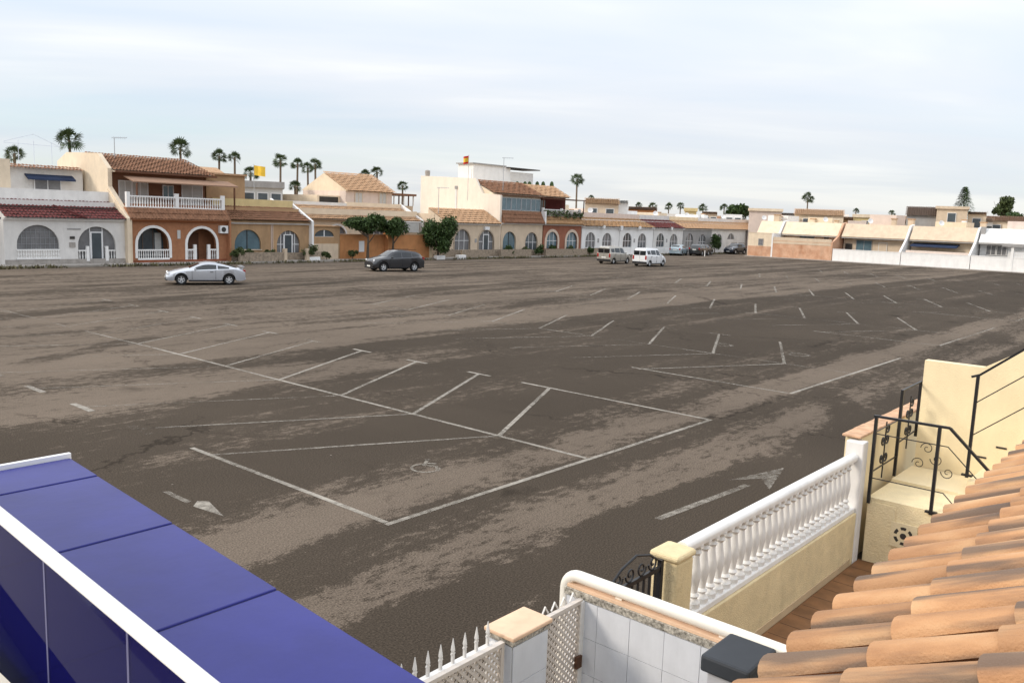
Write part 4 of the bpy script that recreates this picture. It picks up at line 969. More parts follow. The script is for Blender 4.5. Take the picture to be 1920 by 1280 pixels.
def car(name, loc, heading, S, paint, label, group, cat='car'):
    L, Wd, r, ra, wx, sill, zu = S['L'], S['W'], S['r'], S['r']+.055, S['wheels'], S.get('sill', .27), .22
    t = thing(name, (loc[0], loc[1], 0), label, cat, group, False, heading)
    top = lambda x: smooth_tab(S['top'], x); belt = lambda x: min(smooth_tab(S['belt'], x), top(x)-.015)
    def hw(x):
        u = max(0, (abs(x)/(L/2)-.62)/.38); k = S['taper_f'] if x > 0 else S['taper_r']
        return Wd/2*(1-k*u**2.2)
    def arch(x, z):
        for c in wx:
            if abs(x-c) < ra: return max(z, r + math.sqrt(ra*ra-(x-c)**2))
        return z
    def ring(x):
        w = hw(x); tp = top(x); bl = belt(x); zs = arch(x, sill); cab = max(0.0, min(1.0, (tp-bl)/.35)); wr = w*(1-.10-.15*cab)
        b = min(bl-.02, max(zs+.02, sill+(bl-sill)*.55)); endr = max(0, (abs(x)/(L/2)-.93)/.07)
        zlow = zs if zs > sill+.001 else sill+endr*.06
        return [(x, 0, zu+endr*.1), (x, w-.26, max(zu+endr*.1, zs-.01) if zs > sill+.001 else zu+endr*.1), (x, w-.05 if zs <= sill+.001 else w-.012, zlow), (x, w, b), (x, w-.015, bl-.012), (x, w-.04, bl+.012),
                (x, wr+.015, max(bl+.014, tp-.09*cab-.012)), (x, wr-.06, tp-.004), (x, 0, tp+.018)]
    xs = set(-L/2+L*i/46 for i in range(47))
    for c in wx:
        for k in range(-8, 9): xs.add(c+ra*math.sin(k/8*math.pi/2)*.9999)
    xs = sorted(xs); xs = [x for i, x in enumerate(xs) if i == 0 or x-xs[i-1] > .004]
    mb = MB(); rings = []
    for x in xs:
        h = ring(x); full = h + [(p[0], -p[1], p[2]) for p in reversed(h[1:-1])]; rings.append(len(mb.v)); mb.v += full
    n = 16
    for a, b in zip(rings, rings[1:]):
        for j in range(n): mb.f.append((a+j, a+(j+1) % n, b+(j+1) % n, b+j))
    mb.f.append(tuple(rings[0]+j for j in range(n))); mb.f.append(tuple(rings[-1]+j for j in range(n-1, -1, -1)))
    body = mb.build('body', paint, t, smooth=38)
    # side glass
    def side_pt(x, u, sgn):
        h = ring(x); a, b = Vector(h[5]), Vector(h[6]); p = a+(b-a)*u; p.y += .008; p.y *= sgn; return p
    for sgn in (1, -1):
        for x0, x1, u0a, u1a in S['side_glass']:
            g = MB(); m_ = 8
            for i in range(m_+1):
                x = x0+(x1-x0)*i/m_; g.v += [tuple(side_pt(x, u0a, sgn)), tuple(side_pt(x, u1a, sgn))]
            g.f = [(2*i, 2*i+1, 2*i+3, 2*i+2) for i in range(m_)]; g.build('side_window', carglass, t, smooth=50)
    for nm, x0, x1, cover_ in S['top_glass']:
        g = MB(); m_ = 8
        for i in range(m_+1):
            x = x0+(x1-x0)*i/m_; h = ring(x); w = (h[7][1])*cover_
            for q in (-1, -.5, 0, .5, 1):
                z = h[8][2]+(h[7][2]-h[8][2])*abs(q)*cover_; g.v.append((x, w*q, z+.012))
        g.f = [(5*i+j, 5*i+j+1, 5*i+5+j+1, 5*i+5+j) for i in range(m_) for j in range(4)]; g.build(nm, carglass, t, smooth=50)
    xf, xr = L/2, -L/2
    for sgn in (1, -1):
        hz = S['lamp_f']; w = hw(xf-.12)
        MB().lathe([(.02, -.05), (.10, -.02), (.115, .0), (.09, .05), (.02, .07)], (xf-.13, sgn*(w-.16), hz), 10, 'X').build('headlight', lens_w, t, smooth=50).scale = (1, 1, 1)
        zr = S['lamp_r']; w = hw(xr+.06)
        hgt = S.get('lamp_h', .16)
        o = MB().box(xr-.012, sgn*(w-.03), zr-hgt, xr+.16, sgn*(w-.22), zr+hgt*.6).build('tail_light', lens_r, t); bevel(o, .02)
        o = MB().box(S['mirror']-.06, sgn*(hw(S['mirror'])-.02), belt(S['mirror'])+.02, S['mirror']+.06, sgn*(hw(S['mirror'])+.17), belt(S['mirror'])+.15).build('door_mirror', paint, t); bevel(o, .03)
        for hx in S['handles']: MB().box(hx-.09, sgn*(hw(hx)-.01), belt(hx)-.13, hx+.09, sgn*(hw(hx)+.018), belt(hx)-.10).build('door_handle', plastic, t)
        mb2 = MB()
        for dx in S['seams']: mb2.box(dx-.006, sgn*(hw(dx)-.03), sill+.1, dx+.006, sgn*(hw(dx)+.002), belt(dx)-.02)
        mb2.build('door_seam', plastic, t)
        mb2 = MB().box(wx[1]+ra+.02 if wx[1] < 0 else wx[0]+ra+.02, sgn*(Wd/2-.06), sill-.04, max(wx)-ra-.02, sgn*(Wd/2-.005), sill+.05); mb2.build('sill_trim', plastic, t)
    MB().box(xf-.03, -.42, .34, xf+.012, .42, .47).build('front_grille', plastic, t)
    MB().box(xr-.016, -.26, S['plate_r'], xr+.02, .26, S['plate_r']+.12).build('number_plate', plate_m, t); MB().box(xf-.02, -.26, .36, xf+.02, .26, .46).build('number_plate', plate_m, t)
    o = MB().box(xr-.03, -hw(xr)+.03, .30, xr+.12, hw(xr)-.03, .42).build('rear_bumper', S.get('bumper', paint), t); bevel(o, .03)
    o = MB().box(xf-.10, -hw(xf)+.04, .24, xf+.02, hw(xf)-.04, .33).build('front_bumper', plastic, t); bevel(o, .02)
    tw = .2
    tyre = MB().lathe([(r*.62, -tw/2), (r*.93, -tw/2), (r, -tw/2+.03), (r, tw/2-.03), (r*.93, tw/2), (r*.62, tw/2)], (0, 0, 0), 22, 'Y', False).mesh('tyre', tyre_m, 40)
    rimb = MB().lathe([(r*.63, -.02), (r*.60, .065), (r*.52, .05), (r*.50, .0)], (0, 0, 0), 18, 'Y')
    for k in range(5):
        a = k*2*math.pi/5+.3; d = Vector((math.cos(a), 0, math.sin(a))); rimb.bar(tuple(d*.02+Vector((0, .055, 0))), tuple(d*r*.58+Vector((0, .05, 0))), .07, .03, up=(0, 1, 0))
    rimb.lathe([(r*.16, .03), (r*.16, .075)], (0, 0, 0), 10, 'Y'); rim = rimb.mesh('rim', rim_m, 40)
    disc = MB().lathe([(r*.6, -.03), (r*.6, .01)], (0, 0, 0), 16, 'Y').mesh('wheel_well', plastic)
    for c in wx:
        for sgn in (1, -1):
            w_o = bpy.data.objects.new('wheel', tyre); col.objects.link(w_o); w_o.parent = t; w_o.location = (c, sgn*(Wd/2-tw/2-.035), r); w_o.scale.y = sgn
            for me_, nm in ((rim, 'rim'), (disc, 'brake_disc')):
                q = bpy.data.objects.new(nm, me_); col.objects.link(q); q.parent = w_o
    return t
COUPE = dict(L=4.33, W=1.73, r=.315, wheels=(1.36, -1.24), taper_f=.20, taper_r=.14, sill=.24, lamp_f=.62, lamp_r=.78, plate_r=.55, mirror=.62, handles=(-.28,), seams=(.78, -.5),
  top=[(-2.165, .80), (-2.0, .93), (-1.55, 1.00), (-1.0, 1.17), (-.45, 1.285), (-.05, 1.30), (.25, 1.25), (.95, .93), (1.4, .845), (1.9, .71), (2.1, .60), (2.165, .50)],
  belt=[(-2.165, .76), (-1.6, .93), (-.6, .88), (.9, .82), (1.5, .77), (2.165, .46)],
  side_glass=[(-1.25, -.62, .12, .88), (-.55, .62, .10, .92)], top_glass=[('windscreen', .36, .92, .96), ('rear_window', -1.72, -.62, .90)])
SUV = dict(L=4.40, W=1.82, r=.36, wheels=(1.37, -1.29), taper_f=.17, taper_r=.12, sill=.34, lamp_f=.82, lamp_r=1.02, plate_r=.80, mirror=.72, handles=(-.15, -1.0), seams=(.85, -.22, -1.05), bumper=plastic,
  top=[(-2.2, .95), (-2.12, 1.12), (-1.85, 1.38), (-1.45, 1.53), (-.6, 1.605), (0, 1.605), (.35, 1.55), (1.05, 1.14), (1.55, 1.04), (2.0, .92), (2.15, .80), (2.2, .62)],
  belt=[(-2.2, .9), (-1.7, 1.10), (-.5, 1.04), (1.0, .99), (1.6, .95), (2.2, .6)],
  side_glass=[(-1.72, -1.12, .18, .82), (-1.04, -.24, .10, .90), (-.16, .72, .10, .90)], top_glass=[('windscreen', .42, 1.02, .96), ('rear_window', -2.02, -1.62, .92)])
VAN = dict(L=4.12, W=1.72, r=.31, wheels=(1.32, -1.37), taper_f=.16, taper_r=.03, sill=.28, lamp_f=.74, lamp_r=.95, lamp_h=.26, plate_r=.62, mirror=.72, handles=(-.05, -1.1), seams=(.8, -.15, -1.2), bumper=plastic,
  top=[(-2.06, 1.60), (-2.0, 1.74), (-1.85, 1.79), (-.8, 1.82), (.1, 1.81), (.45, 1.74), (1.15, 1.13), (1.5, 1.03), (1.9, .90), (2.02, .78), (2.06, .6)],
  belt=[(-2.06, 1.12), (-1, 1.10), (.9, 1.02), (1.5, .92), (2.06, .56)],
  side_glass=[(-1.85, -1.25, .14, .80), (-1.15, -.22, .12, .84), (-.12, .72, .10, .88)], top_glass=[('windscreen', .55, 1.10, .97)])
HATCH = dict(L=4.15, W=1.73, r=.31, wheels=(1.30, -1.25), taper_f=.18, taper_r=.10, sill=.27, lamp_f=.68, lamp_r=.92, plate_r=.70, mirror=.65, handles=(-.15, -.95), seams=(.8, -.2, -1.0),
  top=[(-2.07, .90), (-1.95, 1.12), (-1.6, 1.33), (-1.1, 1.43), (-.3, 1.47), (.2, 1.43), (1.0, 1.0), (1.5, .92), (1.95, .78), (2.07, .55)],
  belt=[(-2.07, .85), (-1.5, 1.0), (-.4, .95), (1.0, .9), (1.5, .84), (2.07, .5)],
  side_glass=[(-1.05, -.22, .10, .90), (-.14, .66, .10, .90)], top_glass=[('windscreen', .26, .96, .96), ('rear_window', -1.9, -1.35, .9)])
G_ = 'cars parked on the lot'
t = car('sports_coupe', (26.72, 46.45), R(155), COUPE, silver, 'silver two-door sports coupe parked broadside at the left of the lot', G_)
MB().box(-2.13, -.68, 1.03, -1.90, .68, 1.065).build('rear_spoiler', silver, t)
for s_ in (-.6, .6): MB().box(-2.06, s_-.03, .90, -1.97, s_+.03, 1.03).build('spoiler_strut', silver, t)
t = car('compact_suv', (45.2, 50.75), R(166), SUV, charcoal, 'dark grey compact suv parked before the orange wall', G_)
for s_ in (-.62, .62): MB().bar((-1.5, s_, 1.66), (.2, s_, 1.66), .04, .03).build('roof_rail', plastic, t)
def van_rear(t, H_=1.8):
    for y0, y1 in ((-.68, -.04), (.04, .68)):
        MB().box(-2.075, y0, 1.13, -2.03, y1, 1.56).build('rear_window', carglass, t)
    MB().box(-2.068, -.008, .5, -2.04, .008, 1.66).build('rear_door_seam', plastic, t)
    MB().box(-2.10, -.8, .30, -2.0, .8, .50).build('rear_step', plastic, t)
t = car('small_van', (76.25, 46.9), R(2), VAN, vanwhite, 'white boxy van with two rear windows, nearer of the two vans', G_, 'van'); van_rear(t)
t = car('small_van', (75.9, 51.0), R(2), VAN, beige, 'beige boxy van parked just behind the white van', G_, 'van'); van_rear(t)
car('hatchback', (105.2, 60.2), R(15), HATCH, bluegrey, 'pale blue hatchback parked before the far white houses', G_)
car('parked_suv', (108.6, 58.9), R(10), SUV, blackp, 'black suv parked right of the pale blue hatchback', G_)
car('hatchback', (112.6, 60.4), R(8), HATCH, charcoal, 'charcoal hatchback parked under the far grey house', G_)
t = car('estate_car', (122.3, 60.3), R(178), SUV, navy, 'navy estate car with roof bars at the street corner', G_)
for s_ in (-.62, .62): MB().bar((-1.5, s_, 1.68), (.2, s_, 1.68), .05, .05).build('roof_rail', plastic, t)
o = MB().lathe([(.06, 0), (.06, .75), (.03, .8)], (107.0, 57.2, 0), 8).build('bollard', white2); tag(o, 'short white bollard beside the black suv', 'bollard')

# ------------------------------------------------------------------ foreground: neighbour's front wall with balustrade
cream_n = mat('cream_rough_stucco', (.70, .575, .35), var=.10, scale=5, grime=.18, bump=.4, bscale=70)
cream_s = mat('cream_smooth_stucco', (.80, .68, .45), var=.05, grime=.08, bump=.25, bscale=60)
gloss_w = mat('white_gloss_paint', (.76, .745, .72), rough=.5, var=.06, grime=.16, scale=4)
terr = mat('terracotta_coping', (.56, .35, .22), var=.25, scale=6, bump=.4)
patio = mat('brown_patio_tile', (.20, .095, .04), rough=.55, var=.3, scale=3.0, spec=.3)
FW = 3.85
pf = MB().box(5.62, -2.0, -.01, 12.0, 3.72, .05).build('patio_floor', patio); pf['kind'] = 'structure'
mb = MB()
for i in range(20): mb.box(5.7+.33*i, -2, .05, 5.708+.33*i, 3.7, .0515)
for i in range(17): mb.box(5.62, -1.9+.33*i, .0502, 12, -1.892+.33*i, .0518)
mb.build('tile_joints', mat('dark_grout', (.07, .045, .03)), pf)
cream_l = mat('cream_light_stucco', (.82, .69, .44), var=.07, scale=5, grime=.06, bump=.5, bscale=45)
bw = thing('balustrade_wall', (9.4, FW, 0), 'cream front wall topped with white turned balusters and rounded handrail', 'balustrade')
o = MB().box(7.15, FW-.11, 0, 11.795, FW+.11, .76).build('low_wall', cream_n, bw); bevel(o, .012)
MB().box(7.15, FW-.125, .05, 11.66, FW-.111, .14).build('skirting', mat('beige_skirting', (.5, .38, .24), var=.1), bw)
o = MB().box(7.14, FW-.085, .761, 11.795, FW+.085, .83).build('bottom_rail', gloss_w, bw); bevel(o, .012)
prof = []
for a in range(0, 181, 15): prof.append((FW-.068*math.cos(R(a)), 1.53+.05*math.sin(R(a))))
prof += [(FW+.062, 1.49), (FW-.062, 1.49)]
MB().prism(prof, 'X', 7.161, 11.795).build('handrail', gloss_w, bw, smooth=40)
bp = [(.058, 0), (.058, .035), (.040, .05), (.030, .065), (.050, .085), (.030, .105), (.033, .13), (.047, .20), (.050, .235), (.042, .28), (.031, .34), (.027, .375), (.046, .395), (.027, .415), (.040, .43), (.056, .44), (.056, .456)]
bme = MB().lathe(bp, (0, 0, 0), 14).mesh('baluster', gloss_w, 35)
nb = 27
for i in range(nb):
    o = link('baluster', bme, bw); o.location = Vector((7.28+(11.60-7.28)*i/(nb-1), FW, .83)) - Vector(bw.location); o.rotation_euler.z = i*.7; o.scale = (1.2, 1.2, (.66/.456))
o = MB().box(6.83, FW-.14, 0, 7.139, FW+.14, 1.49).build('gate_pier', cream_n, bw); bevel(o, .03, 3)
o = MB().box(6.80, FW-.16, 1.491, 7.16, FW+.16, 1.565).build('pier_cap', cream_n, bw); bevel(o, .045, 3)
o = MB().box(11.80, FW-.12, 0, 11.99, FW+.12, 1.74).build('end_pier', gloss_w, bw); bevel(o, .015)
# coping wall beyond the stair
cw = thing('coping_wall', (13.4, 4.0, 0), 'cream wall with terracotta coping behind the iron stair railing', 'wall')
MB().box(12.0, FW-.02, 0, 15.6, FW+.2, 1.76).build('wall_panel', cream_s, cw)
for i in range(9): 
    o = MB().box(11.9+i*.43, FW-.04, 1.765, 11.9+i*.43+.424, FW+.22, 1.80+.006*(i % 2)).build('coping_tile', terr, cw); bevel(o, .012)
# black iron gate
gt = thing('iron_gate', (6.3, FW, 0), 'black wrought-iron garden gate beside the cream pier', 'gate')
mb = MB(); 
for x in (5.90, 6.76): mb.box(x-.022, FW-.022, .05, x+.022, FW+.022, 1.52)
mb.box(5.92, FW-.014, .15, 6.74, FW+.014, .19); mb.box(5.92, FW-.014, 1.42, 6.74, FW+.014, 1.46); mb.build('gate_frame', iron, gt)
for i in range(8):
    x = 5.99+i*.098; MB().box(x-.009, FW-.009, .19, x+.009, FW+.009, 1.42).build('bar', iron, gt)
mb = MB()
def spiral(c, r0, turns, start, plane, flip=1, n=22):
    pts = []
    for i in range(n+1):
        u = i/n; a = start+flip*turns*6.283*u; rr = r0*(1-.82*u)
        p = Vector(c)
        if plane == 'XZ': p += Vector((math.cos(a)*rr, 0, math.sin(a)*rr))
        else: p += Vector((0, math.cos(a)*rr, math.sin(a)*rr))
        pts.append(tuple(p))
    return pts
for i in range(4):
    mb.tube(spiral((6.05+i*.19, FW, 1.53), .075, 1.4, 3.14 if i % 2 else 0, 'XZ', 1 if i % 2 else -1), .009, 6)
mb.tube([(5.9, FW, 1.5), (6.1, FW, 1.62), (6.33, FW, 1.68), (6.56, FW, 1.62), (6.76, FW, 1.5)], .012, 6); mb.build('scrollwork', iron, gt)

# ------------------------------------------------------------------ foreground: outside stair
SX = 12.02
st = thing('outside_staircase', (13, 3, 0), 'cream outside staircase with black iron handrails behind the tiled roof', 'staircase')
o = MB().prism([(3.68, 0), (3.68, .96), (2.70, .96), (1.0, -.45), (1.0, -.5)], 'X', SX, 13.02).build('landing', cream_l, st)
MB().box(SX-.012, 3.30, .02, SX-.001, 3.67, .90).build('corner_pier', cream_l, st)
MB().box(13.021, 2.70, 0, 14.02, 3.68, 1.0).build('upper_landing', cream_s, st)
for i in range(12):
    MB().box(13.08, 2.699-.26*(i+1), 0, 14.02, 2.699-.26*i-.001, 1.0+.18*(i+1)).build('stair_step', cream_s, st)
for i in range(4):
    MB().box(SX+.1, 2.70-.26*(i+1), .0, 12.95, 2.70-.26*i-.001, .97-.18*(i+1)+.12).build('stair_step', cream_s, st)
MB().prism([(3.66, 0), (3.66, 2.66), (2.85, 2.66), (2.30, 3.02), (.2, 4.5), (.2, 0)], 'X', 14.03, 14.2).build('outer_wall', cream_s, st)
MB().prism([(2.55, .9), (2.55, 1.25), (.2, 2.9), (.2, .9)], 'X', 13.03, 13.075).build('stringer', cream_s, st)
for Y_, z_ in ((2.75, 1.33), (2.50, 1.52)): MB().box(14.02, Y_-.07, z_-.012, 14.029, Y_+.07, z_+.014).build('drain_slot', darkw, st)
def post(x, y, z0, z1, base=True):
    MB().box(x-.02, y-.02, z0, x+.02, y+.02, z1).build('railing_post', iron, st)
    if base: MB().box(x-.03, y-.07, z0+.02, x+.03, y+.07, z0+.045).build('post_bracket', iron, st)
hx = SX-.03
post(hx, 3.66, .88, 2.09, False); post(hx, 2.86, .92, 2.09)
mb = MB(); pts = [(hx, 3.69, 2.10), (hx, 2.74, 2.11), (hx, 2.15, 1.56), (hx, 1.1, .6)]
for a, b in zip(pts, pts[1:]): mb.bar(a, b, .045, .03)
mb.build('handrail', iron, st)
for z in (1.86, 1.24): 
    mb = MB(); mb.tube([(hx, 3.66, z), (hx, 2.74, z), (hx, 2.15, z-.55), (hx, 1.3, z-1.33)], .008, 6); mb.build('railing_rod', iron, st)
post(13.12, 2.72, 1.22, 2.66)
mb = MB(); mb.bar((13.12, 2.80, 2.64), (13.12, 2.70, 2.68), .045, .03); mb.bar((13.12, 2.70, 2.68), (13.12, .3, 4.72), .045, .03); mb.build('handrail', iron, st)
for dz in (-.40, -.86): MB().tube([(13.12, 2.72, 2.68+dz), (13.12, .3, 4.72+dz)], .008, 6).build('railing_rod', iron, st)
post(13.2, 3.70, 1.0, 2.30, False); post(14.1, 3.70, 1.45, 2.32, False)
mb = MB(); mb.bar((13.2, 3.70, 2.29), (14.1, 3.70, 2.31), .03, .02); mb.bar((13.2, 3.70, 1.5), (14.1, 3.70, 1.55), .016); mb.bar((hx, 3.68, 1.30), (13.2, 3.70, 1.30), .016); mb.bar((hx, 3.68, 1.86), (13.2, 3.7, 1.86), .012); mb.bar((14.1, 3.69, 2.2), (14.1, 3.5, 2.2), .02); mb.build('railing_bar', iron, st)
for x, z0 in ((12.6, 1.30), (13.66, 1.53)):
    mb = MB(); mb.bar((x, 3.7, z0-.2), (x, 3.7, z0+.62), .016)
    for k, (dz, f_) in enumerate(((.1, 1), (.1, -1), (.36, 1), (.36, -1), (.52, 1))): mb.tube(spiral((x+.085*f_, 3.7, z0+dz), .08, 1.3, 3.14 if f_ > 0 else 0, 'XZ', f_), .012, 6)
    mb.build('scroll_panel', iron, st)
mb = MB()
for k, (dy, dz, f_) in enumerate(((0, 0, 1), (.12, .1, -1), (.05, .24, 1), (.2, -.06, -1))): mb.tube(spiral((13.25, 3.4-dy*2, 1.25+dz), .09, 1.3, 0, 'YZ', f_), .006, 6)
mb.build('scroll_panel', iron, st)
# openwork blocks set in the side of the stair
for cy in (3.17, 2.80):
    blk = MB().box(SX-.022, cy-.17, .36, SX-.001, cy+.17, .70).build('openwork_block', cream_s, st)
    mb = MB(); cz = .53
    for k in range(6):
        a0 = R(k*60+8); a1 = R(k*60+46); vs = []
        for i in range(7):
            a = a0+(a1-a0)*i/6
            for rr in (.085, .125): vs.append((SX-.0235, cy+math.cos(a)*rr, cz+math.sin(a)*rr))
        mb.add(vs, [(2*i, 2*i+1, 2*i+3, 2*i+2) for i in range(6)])
    mb.add([(SX-.0235, cy+math.cos(R(a))*.042, cz+math.sin(R(a))*.042) for a in range(0, 360, 30)], [tuple(range(12))])
    mb.build('block_opening', darkw, blk)

# ------------------------------------------------------------------ foreground: tiled yard wall, white fence, gate
tile_w = mat('white_glazed_tile', (.66, .68, .72), rough=.25, var=.06, scale=2.5, spec=.5, grime=.14)
grout = mat('pale_grout', (.46, .46, .46), rough=.9, var=.1)
mosaic = mat('mosaic_border', (.10, .085, .07), rough=.4, var=.5, scale=40, c2=(.62, .58, .5))
ivory = mat('ivory_pipe', (.82, .785, .71), rough=.4, var=.05, grime=.08)
peach = mat('peach_cap_tile', (.72, .50, .34), rough=.5, var=.12, scale=4)
lat_m = mat('cream_lattice', (.62, .56, .50), rough=.6, var=.08, grime=.08)
yf = MB().box(-6, -2.0, -.012, 5.45, 3.8, .04).build('yard_floor', concrete); yf['kind'] = 'structure'
yw = thing('tiled_yard_wall', (5.55, 3, 0), 'white tiled yard wall topped with an ivory rounded pipe rail', 'wall')
MB().box(5.47, 1.0, 0, 5.62, 3.98, 1.57).build('wall_core', grout, yw)
tme = MB().box(0, 0, 0, .008, .302, .302).mesh('wall_tile', tile_w)
for j in range(5):
    for i in range(10):
        o = link('wall_tile', tme, yw); o.location = Vector((5.461+random.uniform(-.0008, .0008), 3.96-.306*(i+1), 1.565-.306*(j+1))) - Vector(yw.location)
MB().box(5.458, 1.0, 1.571, 5.63, 3.985, 1.625).build('mosaic_strip', mosaic, yw)
MB().box(5.48, 1.0, 1.626, 5.61, 3.975, 1.648).build('peach_strip', peach, yw)
pts = [(5.54, 4.03, .3), (5.54, 4.03, 1.56)] + [(5.54, 4.03-.13*math.sin(R(a))-.13*0-(.13-.13*math.cos(R(90-a)))*0, 1.56+.13*math.sin(R(a))) for a in ()]
for a in range(0, 91, 15): pts.append((5.54, 3.90+.13*math.cos(R(a)), 1.58+.13*math.sin(R(a))))
pts += [(5.54, 2.9, 1.71), (5.54, 1.0, 1.71)]
MB().tube(pts, .049, 16).build('pipe_rail', ivory, yw, smooth=60)
for y in (3.5, 2.6, 1.7): MB().box(5.52, y-.03, 1.649, 5.56, y+.03, 1.68).build('rail_bracket', ivory, yw)
# pillar
pl_ = thing('tiled_pillar', (4.7, 3.83, 0), 'white tiled gate pillar with peach cap between the lattice panels', 'pillar')
MB().box(4.50, 3.72, 0, 4.90, 3.95, 1.56).build('pillar_core', grout, pl_)
for j in range(5):
    o = MB().box(4.502, 3.711, 1.555-.306*(j+1), 4.898, 3.719, 1.555-.306*j-.004).build('wall_tile', tile_w, pl_)
    o = MB().box(4.491, 3.722, 1.555-.306*(j+1), 4.499, 3.948, 1.555-.306*j-.004).build('wall_tile', tile_w, pl_)
MB().box(4.485, 3.705, 1.561, 4.915, 3.965, 1.60).build('mosaic_strip', mosaic, pl_)
o = MB().box(4.47, 3.69, 1.601, 4.93, 3.98, 1.635).build('pillar_cap', peach, pl_); bevel(o, .01)
def lattice(x0, x1, z0, z1, y, parent):
    mb = MB(); s = .062; n = int((x1-x0+z1-z0)/s)
    for i in range(1, n):
        c = i*s
        a = (x0+max(0, c-(z1-z0)), z0+min(c, z1-z0)); b = (x0+min(c, x1-x0), z0+max(0, c-(x1-x0)))
        mb.bar((a[0], y, a[1]), (b[0], y, b[1]), .021, .006, up=(0, 1, 0))
        a2 = (x1-max(0, c-(z1-z0)), a[1]); b2 = (x1-min(c, x1-x0), b[1])
        mb.bar((a2[0], y+.008, a2[1]), (b2[0], y+.008, b2[1]), .021, .006, up=(0, 1, 0))
    o = mb.build('lattice', lat_m, parent); o['kind'] = 'stuff'
    mb = MB(); mb.box(x0, y-.018, z1-.001, x1, y+.022, z1+.03); mb.box(x0-.001, y-.016, z0, x0+.03, y+.02, z1-.002); mb.box(x1-.03, y-.016, z0, x1+.001, y+.02, z1-.002); mb.box(x0+.031, y-.016, z0, x1-.031, y+.02, z0+.03)
    mb.build('lattice_frame', lat_m, parent)
fe = thing('white_fence', (3.6, FW, 0), 'white spear-topped fence backed with lattice beside the blue canopy', 'fence')
lattice(2.2, 4.46, .25, 1.56, 3.78, fe)
spear = MB(); spear.box(-.011, -.011, -1.3, .011, .011, .07); spear.lathe([(.009, .06), (.019, .085), (.016, .105), (.003, .17)], (0, 0, 0), 6); spear.box(-.022, -.006, .055, .022, .006, .065)
sme = spear.mesh('spear', gloss_w)
for i in range(19):
    o = link('spear', sme, fe); o.scale = (.85, .85, 1); o.location = Vector((2.25+i*.1185, 3.86, 1.57)) - Vector(fe.location)
MB().box(2.2, 3.84, 1.52, 4.46, 3.882, 1.56).build('fence_rail', gloss_w, fe); MB().box(2.2, 3.84, .3, 4.46, 3.882, .34).build('fence_rail', gloss_w, fe)
lg = thing('lattice_gate', (5.2, FW, 0), 'cream lattice gate between the tiled pillar and the tiled yard wall', 'gate')
lattice(4.95, 5.44, .15, 1.555, 3.80, lg)
MB().bar((5.44, 3.79, .2), (5.44, 3.79, 1.57), .03, .05).build('gate_stile', gloss_w, lg)
MB().box(5.36, 3.755, 1.02, 5.43, 3.78, 1.12).build('gate_latch', mat('rusty_latch', (.10, .05, .03), var=.3), lg)
mb = MB()
for i in range(4): mb.tube([(4.98+i*.12, 3.84, 1.58), (5.02+i*.12, 3.84, 1.64), (5.06+i*.12, 3.84, 1.58)], .008, 6)
mb.build('gate_scroll', gloss_w, lg)
# dark capped post by the tiled wall
dp = thing('capped_post', (5.23, 2.35, 0), 'grey post with dark slate cap at the near end of the tiled wall', 'post')
MB().box(5.06, 2.22, 0, 5.42, 2.47, 1.64).build('post_body', mat('pale_grey_panel', (.45, .46, .50), rough=.5, var=.05), dp)
o = MB().box(5.01, 2.16, 1.641, 5.45, 2.51, 1.76).build('post_cap', mat('slate_cap', (.035, .04, .048), rough=.6, var=.2), dp); bevel(o, .02)

# ------------------------------------------------------------------ foreground: tiled roof at the lower right
def flamed_tile():
    mt = bpy.data.materials.new('flamed_clay_tile'); mt.use_nodes = True; t_ = mt.node_tree; b = t_.nodes['Principled BSDF']; b.inputs['Roughness'].default_value = .75
    tcn = t_.nodes.new('ShaderNodeTexCoord'); oi = t_.nodes.new('ShaderNodeObjectInfo')
    av = t_.nodes.new('ShaderNodeVectorMath'); av.operation = 'SCALE'; av.inputs['Scale'].default_value = 37.0
    cb = t_.nodes.new('ShaderNodeCombineXYZ')
    for i in range(3): t_.links.new(oi.outputs['Random'], cb.inputs[i])
    t_.links.new(cb.outputs[0], av.inputs[0])
    ad = t_.nodes.new('ShaderNodeVectorMath'); t_.links.new(tcn.outputs['Object'], ad.inputs[0]); t_.links.new(av.outputs[0], ad.inputs[1])
    def nz(sc, det, st=(1, 1, 1)):
        mp = t_.nodes.new('ShaderNodeMapping'); mp.inputs['Scale'].default_value = st; t_.links.new(ad.outputs[0], mp.inputs[0])
        n = t_.nodes.new('ShaderNodeTexNoise'); n.inputs['Scale'].default_value = sc; n.inputs['Detail'].default_value = det; t_.links.new(mp.outputs[0], n.inputs[0]); return n.outputs[0]
    base = ramp(t_, nz(7, 5, (1, .35, 1)), [(.3, (.33, .165, .075)), (.5, (.46, .245, .115)), (.72, (.55, .34, .18))])
    smoke = ramp(t_, nz(5.0, 5, (1.5, .16, 1.5)), [(.48, 0), (.60, .78)])
    m_ = t_.nodes.new('ShaderNodeMix'); m_.data_type = 'RGBA'; t_.links.new(smoke, m_.inputs[0]); t_.links.new(base, m_.inputs[6]); m_.inputs[7].default_value = (.070, .058, .050, 1)
    rv = ramp(t_, oi.outputs['Random'], [(0, .85), (1, 1.12)]); m2 = t_.nodes.new('ShaderNodeMix'); m2.data_type = 'RGBA'; m2.blend_type = 'MULTIPLY'; m2.inputs[0].default_value = 1
    t_.links.new(m_.outputs[2], m2.inputs[6]); t_.links.new(rv, m2.inputs[7]); t_.links.new(m2.outputs[2], b.inputs['Base Color'])
    bp_ = t_.nodes.new('ShaderNodeBump'); bp_.inputs['Strength'].default_value = .55; bp_.inputs['Distance'].default_value = .01; t_.links.new(nz(90, 5), bp_.inputs['Height']); t_.links.new(bp_.outputs[0], b.inputs['Normal'])
    return mt
clay = flamed_tile()
SL = R(27); EY, EZ = 1.235, 2.835
